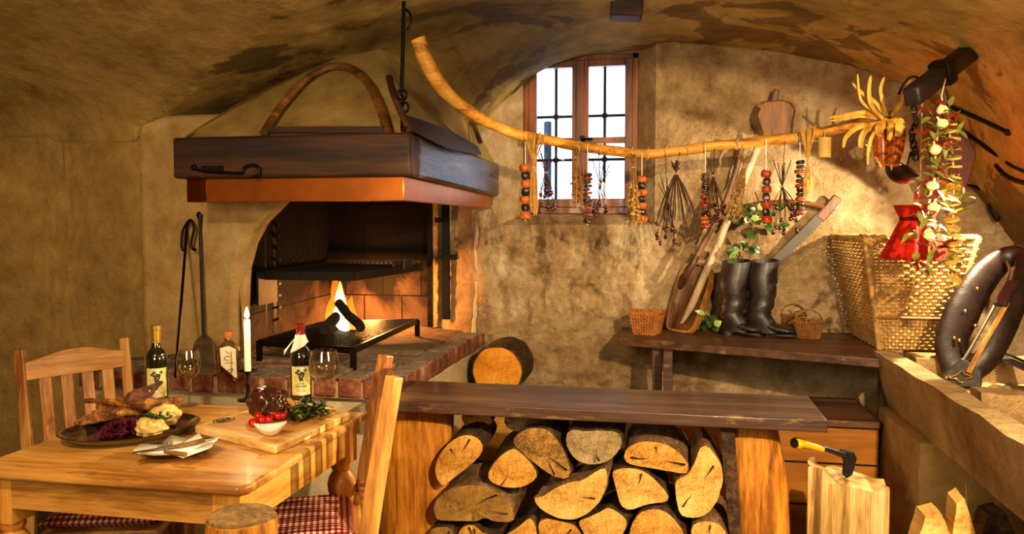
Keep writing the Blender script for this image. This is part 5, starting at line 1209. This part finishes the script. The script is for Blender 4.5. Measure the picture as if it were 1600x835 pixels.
mb = MB(); mb.tube([P(1242, 693, -.13), P(1245, 693, -.127), P(1252, 693.5, -.12), P(1262, 696, -.105), P(1276, 700, -.085), P(1284, 702.5, -.072), P(1286, 703, -.07)], [.026, .029, .0215, .017, .0165, .015, .008], 16, .75); mb.build('grip', 'rubber_yellow', ax)
g0 = P(1241.6, 693, -.132); MB().tube([g0, g0+(P(1242, 693, -.13)-P(1266, 697, -.10)).normalized()*.002], .023, 16, .75).build('grip_end', 'rubber_black', ax)
MB().blob(P(1259, 694.5, -.128), (.004, .004, .004), 0, 1, 0, 2).build('lanyard_hole', 'rubber_black', ax)
hd_ = [P(1312, 702), P(1334, 706), P(1338, 716), P(1331, 742), P(1322, 747), P(1316, 741), P(1318, 722)]
mb = MB(); mb.prism([p+V((0, -.012, 0)) for p in hd_], (0, .024, 0)); mb.build('axe_head', 'iron_dark', ax, bevel=.004)
c0, c1 = P(1288, 701, -.078), P(1306, 707, -.045); xx = (c1-c0).normalized(); zz = (EYE-c0).normalized(); yy = zz.cross(xx).normalized(); zz = xx.cross(yy)
M_ = Matrix.Translation((c0+c1)/2+zz*.0) @ Matrix((xx, yy, zz)).transposed().to_4x4()
textmesh('lettering', 'XXS X5', .0175, wm(ax).inverted() @ M_, 'ink_white', ax)
# ---- split wood below the trough
for px, py, Y, w, h_, lab, sd_ in ((1460, 835, 2.62, .11, .5, 'split firewood piece leaning below the trough, pale and broad', 1), (1504, 825, 2.6, .055, .55, 'narrow split firewood stick standing upright below the trough', 2), (1560, 820, 2.75, .12, .45, 'dark barked firewood piece deep below the trough', 3)):
    tp = aY(px, 800 if sd_ == 1 else 778 if sd_ == 2 else 800, Y); mb = MB()
    q = [(-w/2, 0), (w/2, -.01), (w/2+.01, tp.z*.8), (w*.15, tp.z), (-w*.25, tp.z*.97), (-w/2, tp.z*.75)]
    mb.prism([(tp.x+x, Y, z) for x, z in q], (0, .09, 0)); mb.rough(3, .006, 8, sd_, .01)
    tag(mb.build('firewood_log', 'split_wood' if sd_ < 3 else 'bark', angle=.6), lab, 'firewood', 'split wood below the trough')
# ================================================================ HANGING POLE AND WHAT HANGS FROM IT
PP = [(652, 60, 3.45), (668, 100, 3.48), (693, 140, 3.52), (730, 172, 3.58), (770, 195, 3.64), (812, 211, 3.70), (860, 220, 3.76), (905, 229, 3.82), (960, 236, 3.88), (1005, 241, 3.9), (1060, 236, 3.9), (1120, 228, 3.88), (1190, 221, 3.83), (1250, 214, 3.75), (1310, 201, 3.66), (1360, 190, 3.58), (1400, 178, 3.52)]
def pole_at(px): 
    return interp([(p[0], p[1]) for p in PP], px), interp([(p[0], p[2]) for p in PP], px)
hp = thing('hanging_pole', 'long bent peeled branch hung across the window as a drying pole', 'pole', tuple(D(1005, 250, 3.9)))
pts = cr([D(*p) for p in PP], 5); n = len(pts)
MB().tube([p+V((0, 0, .004*nz((i*.35, 0, 0), 1, 2))) for i, p in enumerate(pts)], [(.036-.012*sstep(0, .3, i/n))*(1+.10*nz((i*.22, 5, 0), 1, 1))*(1-.25*sstep(.93, 1, i/n)) for i in range(n)], 14).build('branch', 'pole_wood', hp, angle=1.2)
for px in (815, 905, 938, 988, 1012, 1040, 1075, 1100, 1152, 1243, 1262):
    y, d = pole_at(px); c = D(px, y, d); MB().tube([c+V((.006*math.sin(k*2.2), .029*math.sin(k*PI/5), .029*math.cos(k*PI/5))) for k in range(10)], .0032, 5, closed=True).build('string_loop', 'cord', hp)
def hang(name, label, cat, px, py, group, dd=-.03):
    y, d = pole_at(px); p = D(px, py, d+dd); return thing(name, label, cat, tuple(p), (0, 0, 0), group), d+dd, y
disc_mesh = {}
def fruit_string(px, y0, y1, seq, w, label, seed, thick=.8):
    t, d, yp = hang('fruit_string', label, 'dried fruit', px, y1, 'strings of dried fruit on the pole'); rnd = random.Random(seed); n = len(seq)
    MB().tube([D(px, yp-2, d+.0), D(px, yp+9, d), D(px, y1+2, d)], .0022, 5).build('cord', 'cord_white', t)
    k = d/F
    for i, s in enumerate(seq):
        py = lerp(y0, y1, (i+.5)/n); c = D(px+rnd.uniform(-1, 1), py, d); r = w*k*(1 if s in 'or' else .82)*rnd.uniform(.88, 1.06); h = (y1-y0)/n*k*thick
        nm, mt = {'o': ('orange_slice', 'orange_dry'), 'r': ('orange_slice', 'orange_red'), 'p': ('prune', 'prune'), 'a': ('apple_slice', 'apple_dry')}[s]
        mb = MB(); M = Euler((rnd.uniform(-.25, .25), rnd.uniform(-.25, .25), 0)).to_matrix().to_4x4(); f = rnd.uniform(3, 6)
        mb.lathe([(0, -h*.42), (r*.8, -h*.5), (r, -h*.2), (r*.97, h*.25), (r*.7, h*.5), (0, h*.42)], tuple(c), 18, M, lambda a, z: 1+.07*math.sin(a*f+i)+.04*math.sin(a*9))
        mb.build(nm, mt, t)
fruit_string(821, 256, 343, 'opopopo', 8.5, 'string of thick orange and black dried fruit at the left window edge', 1, .95)
fruit_string(918, 271, 350, 'araparapararap', 7.5, 'string of thin brown fruit slices hanging before the middle window post', 2)
fruit_string(1003, 275, 347, 'opopopo', 8, 'string of orange and black dried fruit at the right window edge', 3, .95)
fruit_string(1102, 270, 358, 'aaaparorapoor', 7.5, 'string of small brown slices above larger orange ones, right of the window', 4)
fruit_string(1197, 266, 350, 'rprprpr', 8, 'string of red and black dried fruit hanging over the upper ivy', 5, .95)
fruit_string(1250, 250, 337, 'parparparpar', 8, 'string of dark thin dried slices furthest right on the pole', 6)
def hips(px, tie, spread, y0, y1, nh, label, seed, top=None, hipr=.0085):
    """bunch of rose hip twigs: tie (px,py) where the stems are bound; hips in a box"""
    t, d, yp = hang('rosehip_bunch', label, 'rose hips', px, y1, 'rose hip bunches on the pole'); rnd = random.Random(seed); ms = MB()
    tp = D(*tie, d); ms.tube([D(px, yp+4, d), tp], .0016, 4)
    for i in range(7): ms.tube([tp, tp+V((rnd.uniform(-.045, .045), rnd.uniform(-.02, .02), rnd.uniform(.06, .13)))], .0022, 5)
    for i in range(nh):
        q = D(px+rnd.uniform(-spread, spread), rnd.uniform(y0, y1), d+rnd.uniform(-.03, .03)); ms.tube(cr([tp, lerp(tp, q, .6)+V((rnd.uniform(-.012, .012), 0, .01)), q+V((0, 0, .012))], 4), .0016, 4)
        MB().blob(q, (hipr, hipr, hipr*1.45), 0, 1, 0, 2, (rnd.uniform(-.4, .4), rnd.uniform(-.4, .4), 0)).build('rose_hip', 'rosehip', t)
    ms.build('stems', 'twig', t)
    MB().tube([tp+V((.009*math.cos(k), .009*math.sin(k), .002*math.sin(k*.5))) for k in range(0, 12)], .0025, 5).build('binding', 'cord', t)
hips(855, (853, 270), 18, 285, 330, 17, 'rose hip bunch before the left window panes, beside the thick orange string', 1)
hips(935, (938, 288), 13, 310, 338, 10, 'rose hip bunch before the right window panes', 2)
hips(1040, (1042, 312), 15, 342, 382, 15, 'long slanting rose hip bunch right of the window, reaching lowest of all', 3)
hips(1117, (1114, 275), 17, 312, 348, 16, 'rose hip bunch hanging beside the string with large orange slices', 4)
hips(1226, (1222, 292), 20, 322, 364, 20, 'rose hip bunch above the boots, next to the darkest fruit string', 5)
def herbs(px, tie, low, wlow, up, wup, n, mat, label, seed, fuzz=0, fm=None, slant=0):
    t, d, yp = hang('herb_bunch', label, 'dried herbs', px, low, 'dried herb bunches on the pole', -.05); rnd = random.Random(seed); ms = MB(); tp = D(*tie, d); lf = MB()
    ms.tube([D(px, yp+2, d+.03), tp], .0016, 4)
    for i in range(n):
        u = rnd.uniform(-1, 1); q = D(tie[0]+u*wlow+slant+rnd.uniform(-2, 2), low-rnd.uniform(0, .22)*(low-tie[1]), d+rnd.uniform(-.04, .04)); v = D(tie[0]-u*wup+rnd.uniform(-2, 2), up+rnd.uniform(0, 14), d+rnd.uniform(-.02, .02))
        ms.tube(cr([v, tp+V((u*.006, rnd.uniform(-.006, .006), 0)), lerp(tp, q, .5)+V((u*.01, 0, 0)), q], 3), rnd.uniform(.0012, .0026), 4)
        for k in range(fuzz):
            c = lerp(tp, q, rnd.uniform(.25, 1)); lf.leaf(c, V((rnd.uniform(-1, 1), rnd.uniform(-1, 1), rnd.uniform(-1, .2))), (0, -1, .2), rnd.uniform(.012, .03), rnd.uniform(.005, .011), .4)
    ms.build('stalks', mat, t)
    if fuzz: lf.build('dry_leaves', fm or mat, t)
    MB().tube([tp+V((.010*math.cos(k), .010*math.sin(k), .002*math.sin(k*.5))) for k in range(0, 12)], .0028, 5).build('binding', 'cord', t)
herbs(836, (834, 262), 338, 8, 205, 22, 26, 'straw', 'straw coloured stalk bunch beside the thick orange string on the left', 1)
herbs(901, (901, 246), 328, 8, 236, 4, 16, 'twig_tan', 'shrivelled pale leaf bunch hanging before the middle window post', 2, 7, 'twig_tan')
herbs(988, (990, 262), 362, 9, 240, 6, 18, 'twig_tan', 'shaggy tan herb bunch beside the right window edge', 3, 9, 'straw')
herbs(1062, (1056, 272), 348, 34, 250, 8, 34, 'twig', 'fan of fine bare twigs spreading against the wall right of the window', 4)
herbs(1160, (1162, 262), 345, 12, 240, 10, 34, 'twig_tan', 'slanting sheaf of seed stalks beside the pale leaning pole', 5, 5, 'twig_tan', -18)
herbs(1265, (1262, 262), 312, 6, 192, 13, 22, 'straw', 'pale straw bunch hanging between the last fruit string and the wooden cup', 6)
t, d, yp = hang('wooden_cup', 'small pale wooden cup hanging upside down under the pole', 'cup', 1288, 246, None)
c = D(1288, 246, d); k = d/F; MB().lathe([(9.5*k, 0), (9.5*k, .088), (0, .088)], tuple(c), 24).build('cup_body', 'birch_cup', t, thick=.004)
MB().tube([c+V((0, 0, .088)), D(1288, yp, d)], .002, 5).build('cord', 'cord', t)
# maize bundle
cn = thing('maize_bundle', 'bundle of ripe maize cobs with pale husks tied to the pole end', 'maize', tuple(D(1385, 258, 3.42))); knot = D(1390, 186, 3.45)
def cob(a, b, r):
    a, b = V(a), V(b); L = (b-a).length; q = (b-a).normalized().to_track_quat('Z', 'Y').to_matrix().to_4x4(); mb = MB(); nr, nc = 19, 12
    mb.lathe([(r*.75, 0), (r*.92, L*.2), (r*.88, L*.6), (r*.55, L*.93), (0, L)], tuple(a), 16, q)
    for i in range(nr):
        z = L*(i+.6)/(nr+1); rr = interp([(0, r*.78), (.2, r*.95), (.6, r*.9), (.93, r*.58), (1, .2*r)], z/L)
        for j in range(nc):
            an = 2*PI*(j+.5*(i % 2)*0)/nc; mb.blob(a+(q @ V((rr*math.cos(an), rr*math.sin(an), z))), (r*.22, r*.22, L/nr*.48), 0, 1, 0, 1)
    mb.build('maize_cob', 'kernel', cn)
cob(D(1377, 203, 3.44), D(1379, 262, 3.44), .034); cob(D(1403, 200, 3.42), D(1394, 262, 3.40), .033)
mb = MB()
def husk(pts, w, up=(0, -1, .2)):
    P = cr([D(*p) for p in pts], 5); m = len(P); rr = [w*.62*(.35+.65*math.sin(PI*min(1, (i/m)*.75+.2))) for i in range(m)]; rr[-1] = .002; mb.tube(P, rr, 8, .16, V(up))
for pts, w in [([(1390, 188, 3.44), (1402, 172, 3.42), (1415, 145, 3.40), (1423, 120, 3.4)], .016), ([(1392, 186, 3.43), (1405, 165, 3.40), (1421, 140, 3.36), (1427, 128, 3.35)], .014), ([(1388, 186, 3.46), (1381, 165, 3.46), (1376, 140, 3.46), (1382, 120, 3.46)], .012), ([(1386, 186, 3.46), (1368, 160, 3.46), (1348, 146, 3.46), (1332, 130, 3.46)], .013), ([(1384, 188, 3.46), (1362, 172, 3.45), (1345, 155, 3.44), (1340, 116, 3.44)], .010), ([(1384, 190, 3.44), (1362, 165, 3.42), (1358, 140, 3.41), (1361, 118, 3.41)], .014), ([(1384, 188, 3.47), (1352, 176, 3.47), (1325, 180, 3.47), (1296, 184, 3.47)], .015), ([(1384, 188, 3.47), (1345, 182, 3.48), (1320, 186, 3.48), (1298, 189, 3.48)], .010), ([(1375, 192, 3.47), (1340, 200, 3.47), (1322, 215, 3.47), (1318, 231, 3.47)], .016), ([(1378, 194, 3.47), (1352, 205, 3.47), (1345, 225, 3.47), (1350, 230, 3.47)], .020), ([(1372, 200, 3.42), (1362, 215, 3.41), (1357, 235, 3.41), (1356, 258, 3.41)], .012), ([(1390, 186, 3.42), (1377, 196, 3.40), (1374, 204, 3.40), (1376, 214, 3.41)], .030), ([(1392, 186, 3.41), (1405, 190, 3.38), (1406, 202, 3.37), (1402, 214, 3.38)], .032), ([(1390, 188, 3.41), (1392, 196, 3.37), (1391, 206, 3.36), (1389, 220, 3.37)], .022), ([(1368, 245, 3.42), (1372, 252, 3.41), (1378, 262, 3.41)], .010), ([(1398, 240, 3.4), (1394, 252, 3.39), (1393, 266, 3.39)], .010)]: husk(pts, w)
mb.build('husks', 'husk', cn); MB().tube([knot+V((.026*math.cos(k), .020*math.sin(k)-.02, .003*math.sin(k*.5))) for k in range(14)], .003, 5).build('binding', 'twig', cn)
# ================================================================ RIGHT CORNER: BEAM, CHAIN, BRAIDS, TOOLS
def on_vault(px, py, off=.02):
    d = 2.2
    while d < 5:
        p = D(px, py, d)
        if p.z > vault(p.x, p.y)-off or p.x > 2.0: return p
        d += .01
    return D(px, py, 3.5)
bh = thing('hanging_timber', 'short dark tool timber jutting from the vault above the braids', 'timber', tuple(D(1470, 150, 3.2)))
p0 = on_vault(1514, 82, .0); p1 = D(1424, 152, p0.length*0+3.3)
p1 = D(1424, 152, 3.12); MB().bar(p0+(p0-p1)*.05, p1, .065, .075).build('timber', 'beam_black', bh, bevel=.01)
c = lerp(p0, p1, .48); MB().bar(c+(p0-p1)*.06, c-(p0-p1)*.06, .085, .10).build('strap', 'iron_dark', bh, bevel=.006)
MB().tube(cr([lerp(p0, p1, .8)+V((0, -.02, .03)), D(1436, 122, 3.2), D(1424, 120, 3.2), D(1412, 132, 3.2), D(1404, 148, 3.22)], 5), .005, 6).build('wire_hook', 'iron', bh)
MB().tube([lerp(p0, p1, .5)+V((0, -.05, -.03)), D(1471, 150, 3.0), D(1473, 162, 2.98)], .003, 5).build('cord', 'cord_white', bh)
chn = thing('iron_chain', 'rusty iron chain hanging behind the maize bundle', 'chain', tuple(D(1430, 250, 3.42)))
for i in range(9):
    c = D(1428+3*math.sin(i), 172+i*9, 3.42); mb = MB(); R_m = Matrix.Rotation(PI/2*(i % 2)+.4, 3, 'Z')
    mb.tube([c+R_m @ V((.013*math.cos(k*PI/5), 0, .021*math.sin(k*PI/5))) for k in range(10)], .0042, 6, closed=True); mb.build('link', 'iron_rust', chn)
ld = thing('iron_ladle', 'dark metal scoop with thin pale handle hanging below the maize', 'ladle', tuple(D(1412, 296, 3.5)))
c = D(1412, 262, 3.5); q = Euler((.35, .5, 0)).to_matrix().to_4x4(); r = .074; MB().lathe([(r*math.cos(a), r*.95*math.sin(a)) for a in [-PI/2+i*PI/2/9 for i in range(10)]], tuple(c), 28, q).build('bowl', 'iron_rust', ld, thick=.004)
MB().tube([D(1352, 226, 3.52), D(1408, 258, 3.5)], .0035, 6).build('handle', 'cord_white', ld)
MB().tube(cr([c+V((.0, -.05, .0)), c+V((.01, -.06, .06)), D(1425, 245, 3.42)], 5), .004, 6).build('hook', 'iron', ld)
mb = MB(); q = [D(1478, 178, 3.62), D(1500, 190, 3.6), D(1526, 238, 3.6), D(1519, 270, 3.6), D(1506, 305, 3.6), D(1496, 300, 3.6), D(1470, 240, 3.62)]
mb.prism(q, V((.004, .02, 0))); lf_ = thing('leather_flap', 'dark reddish leather flap hanging behind the garlic braids', 'leather flap', tuple(D(1500, 305, 3.6))); mb.build('flap', 'leather_red', lf_, bevel=.005)
MB().tube([D(1488, 183, 3.61), D(1478, 140, 3.3)], .004, 5).build('thong', 'leather', lf_)
wb = thing('wooden_bell', 'rounded brown wooden bell hanging beside the long garlic braid', 'bell', tuple(D(1485, 312, 3.1)))
c = D(1484, 312, 3.1); k = 3.1/F; MB().lathe([(17*k, 0), (19*k, 8*k), (18*k, 20*k), (19*k, 26*k), (14*k, 34*k), (6*k, 40*k), (0, 41*k)], tuple(c), 26, None, lambda a, z: 1+.05*math.sin(a*5)).build('bell_body', 'leather_tan', wb)
MB().tube([c+V((0, 0, 40*k)), D(1480, 210, 3.12), D(1476, 150, 3.12)], .004, 5).build('strap', 'leather', wb)
def braid(label, path, d, seed, w, garl, nch, nle, nlem):
    """path: (px,py) list top to bottom"""
    rnd = random.Random(seed); P = cr([D(x, y, d) for x, y in path], 8); t = thing('garlic_braid', label, 'braid', tuple(P[-1]), (0, 0, 0), 'braids hanging from the timber')
    MB().tube(P, .004, 6).build('cord', 'cord', t); m = len(P)-1
    at_ = lambda k: P[min(m, int(k*m))]
    for k in garl:
        c = at_(k)+V((rnd.uniform(-.012, .012), -.03, 0)); mb = MB(); r = .021
        mb.lathe([(0, -r*.75), (r*.8, -r*.6), (r, -r*.05), (r*.72, r*.5), (r*.2, r*.95), (r*.12, r*1.6), (0, r*1.65)], tuple(c), 18, Euler((rnd.uniform(-.8, .8), rnd.uniform(-.8, .8), 0)).to_matrix().to_4x4(), lambda a, z: 1+.09*abs(math.sin(a*3))); mb.build('garlic_bulb', 'garlic', t)
    for i in range(nch):
        c = at_(rnd.random())+V((rnd.gauss(0, w*.35), rnd.uniform(-.035, .01), 0)); e = V((rnd.uniform(-1, 1), rnd.uniform(-.6, .2), rnd.uniform(-1, .3))).normalized()*rnd.uniform(.03, .05)
        MB().tube(cr([c, c+e*.5+V((0, 0, .006)), c+e], 3), [.0065, .007, .0075, .007, .006, .004, .001], 6).build('dried_chili', 'chili', t)
    mb = MB()
    for i in range(nle):
        c = at_(rnd.random())+V((rnd.gauss(0, w*.3), rnd.uniform(-.035, .01), 0)); mb.leaf(c, V((rnd.uniform(-1, 1), rnd.uniform(-.7, .1), rnd.uniform(-.7, .7))), (0, -.5, 1), rnd.uniform(.04, .065), rnd.uniform(.016, .028), rnd.uniform(-.3, .5))
    mb.build('bay_leaves', 'bay', t)
    for i in range(nlem):
        k = (i+.5)/nlem; c = at_(k)+V((rnd.uniform(-.008, .008), -.012, 0)); r = w*.55
        MB().lathe([(0, -.004), (r, -.004), (r*1.02, 0), (r, .004), (0, .004)], tuple(c), 16, Euler((rnd.uniform(-.5, .5), rnd.uniform(-.5, .5), 0)).to_matrix().to_4x4(), lambda a, z: 1+.06*math.sin(a*5)).build('dried_slice', 'lemon_dry', t)
braid('long braid of garlic, red chilies and bay leaves before the red cloth bag', [(1473, 162), (1466, 200), (1462, 240), (1456, 290), (1450, 330), (1452, 375), (1450, 420)], 2.98, 3, .085, [.08, .16, .33, .50, .66, .82], 62, 90, 0)
braid('thin garland of dried yellow slices and leaves right of the chili braid', [(1480, 190), (1488, 240), (1490, 300), (1489, 350), (1488, 400), (1488, 452)], 3.05, 8, .05, [], 0, 40, 20)
rb = thing('red_bag', 'bright red pleated cloth bag with ruffled top hanging before the pack basket', 'cloth bag', tuple(D(1432, 408, 3.55)))
c = D(1431, 405, 3.55); k = 3.55/F; zz = lambda py: (405-py)*k
MB().lathe([(47*k, 0), (45*k, zz(396)), (36*k, zz(375)), (28*k, zz(355)), (23*k, zz(344)), (24*k, zz(340)), (30*k, zz(328)), (33*k, zz(321)), (28*k, zz(324)), (18*k, zz(338))], tuple(c), 72, None, lambda a, z: 1+(.09*math.sin(a*9)+.04*math.sin(a*23+1))*(1.15-z*3.2)).build('cloth', 'red_cloth', rb, angle=1.5)
MB().lathe([(24.6*k, zz(345)), (25.4*k, zz(342)), (24.6*k, zz(339))], tuple(c), 36).build('waistband', 'red_band', rb)
MB().tube([c+V((0, 0, zz(338))), D(1438, 285, 3.4), D(1441, 150, 3.15)], .003, 5).build('cord', 'cord', rb)
def tool(name, label, cat, pts, r, mat='iron_dark', extra=None):
    t = thing(name, label, cat, tuple(on_vault(*pts[-1])), (0, 0, 0)); P = [on_vault(x, y) for x, y in pts]; MB().tube(cr(P, 4), r, 8).build('shaft', mat, t)
    if extra: extra(t, P)
    return t
tool('iron_bar', 'upper iron rod with ball end lying against the right vault', 'iron rod', [(1478, 164), (1525, 184), (1575, 207)], .011, 'iron_dark', lambda t, P: MB().blob(P[-1], (.017, .017, .017), 0, 1, 0, 2).build('ball_end', 'iron_dark', t))
tool('iron_spit', 'lower pointed iron rod lying against the right vault', 'iron rod', [(1480, 189), (1520, 216), (1545, 234), (1559, 246)], [.011]*9+[.009, .007, .004, .002], 'iron_dark')
def jaw(t, P): MB().tube(cr([on_vault(1572, 254), on_vault(1585, 262), on_vault(1604, 270)], 4), .007, 8).build('upper_arm', 'iron_dark', t)
tool('iron_tongs', 'black iron tongs with open jaws on the right vault near the frame edge', 'tongs', [(1556, 258), (1568, 272), (1586, 282), (1606, 287)], .011, 'iron_dark', jaw)
t = thing('iron_sickle', 'dark curved iron tool hanging on the wall above the horse collar', 'iron tool', tuple(aY(1535, 300, 4.6)))
MB().tube(cr([aY(1508, 288, 4.62), aY(1522, 292, 4.61), aY(1540, 297, 4.60), aY(1556, 299, 4.59)], 5), crs([.006, .018, .024, .02], 5), 10, .5).build('blade', 'iron', t)
MB().tube(cr([aY(1548, 305, 4.62), aY(1546, 325, 4.62), aY(1558, 345, 4.61), aY(1562, 318, 4.61)], 5), .011, 8, .5).build('hanger', 'iron_dark', t)
# carved board on the window wall
wbd = thing('carved_board', 'brown wooden board with rounded shoulders hung high on the window wall', 'board', tuple(aY(1213, 222, 4.58)))
q = [(1192, 215), (1186, 190), (1181, 175), (1184, 162), (1196, 157), (1222, 155), (1238, 160), (1244, 172), (1240, 190), (1238, 216)]
MB().prism([aY(x, y, 4.57) for x, y in q], (0, .035, 0)).build('board_body', 'tray_wood', wbd, bevel=.012, seg=3)
MB().prism([aY(x, y, 4.58) for x, y in [(1204, 158), (1210, 138), (1218, 140), (1216, 158)]], (0, .03, 0)).build('neck_peg', 'old_wood', wbd, bevel=.005)
MB().tube(cr([aY(1186, 168, 4.57), aY(1181, 185, 4.57), aY(1188, 205, 4.57), aY(1192, 225, 4.57)], 4), .010, 8).build('side_arm', 'old_wood', wbd)
# ================================================================ ON THE HOOD
def on_plane(px, py, a, b, c, off):
    n = (b-a).cross(c-a).normalized(); r = ray(px, py)
    if n.dot(r) > 0: n = -n
    o = a+n*off; return EYE+r*((o-EYE).dot(n)/r.dot(n))
fh = lambda x, y, o=.025: on_plane(x, y, FL, FR, A1, o)
rh = lambda x, y, o=.03: on_plane(x, y, FR, R3, A1, o)
yk = thing('bentwood_yoke', 'bent wooden bow frame with a straight bar leaning on the hood front', 'yoke', tuple(fh(505, 208)))
MB().tube(cr([fh(412, 209), fh(438, 168), fh(478, 124), fh(518, 104), fh(550, 108), fh(576, 132), fh(594, 168), fh(606, 208)], 6), .020, 12, .8).build('bow', 'old_wood_x', yk)
MB().bar(fh(420, 203, .03), fh(600, 203, .03), .028, .028, (0, 1, 0)).build('bar', 'beam_dark', yk)
cs_ = thing('crosscut_saw', 'two-handed grey saw blade leaning on the hood, above the lighter side beam', 'saw', tuple(rh(700, 225)))
up_ = cr([rh(634, 180), rh(665, 190), rh(705, 206), rh(745, 228)], 5); lo_ = cr([rh(634, 200), rh(665, 216), rh(705, 234), rh(752, 242)], 5)
MB().prism(up_+lo_[::-1], V((.004, -.002, 0))).build('blade', 'saw_steel', cs_, smooth=False)
MB().tube(cr([rh(608, 120, .05), rh(616, 150, .045), rh(628, 178, .04), rh(642, 206, .03)], 4), .016, 10, .7).build('handle', 'beam_dark', cs_)
MB().tube(cr([rh(731, 178, .04), rh(741, 198, .04), rh(750, 222, .04)], 4), .015, 10, .8).build('handle', 'old_wood', cs_)
ph = thing('pot_hook', 'long black iron pot hook hanging from the vault in front of the hood', 'pot hook', tuple(D(630, 206, 3.36)))
MB().tube([D(631, -8, 3.36), D(629, 100, 3.36), D(627, 150, 3.36)], .0085, 8).build('rod', 'iron', ph)
MB().tube(cr([D(633, 14, 3.34), D(641, 22, 3.33), D(641, 38, 3.33), D(636, 46, 3.34)], 4), .006, 6).build('hook', 'iron', ph)
for i in range(3):
    c = D(628+i*1.5, 148+i*10, 3.35); R_m = Matrix.Rotation(PI/2*(i % 2)+.3, 3, 'Z'); MB().tube([c+R_m @ V((.020*math.cos(k*PI/6), 0, .022*math.sin(k*PI/6))) for k in range(12)], .006, 6, closed=True).build('link', 'iron', ph)
MB().tube([D(629, 172, 3.35), D(630, 206, 3.35)], .011, 8).build('lower_rod', 'iron', ph)
ik = thing('iron_hook', 'black iron hook with curled end fixed along the front beam', 'hook', tuple(aY(350, 272, 3.17)))
MB().tube(cr([aY(302, 262, 3.185), aY(320, 268, 3.18), aY(360, 270, 3.18), aY(378, 270, 3.18), aY(382, 262, 3.18), aY(395, 258, 3.18), aY(405, 263, 3.18), aY(404, 274, 3.18), aY(394, 277, 3.18)], 5), .0065, 8).build('rod', 'iron', ik)
MB().box(aY(332, 263, 3.188), (.10, .006, .022)).build('plate', 'iron_dark', ik); MB().blob(aY(303, 262, 3.185), (.014, .010, .014), 0, 1, 0, 2).build('nail', 'iron', ik)
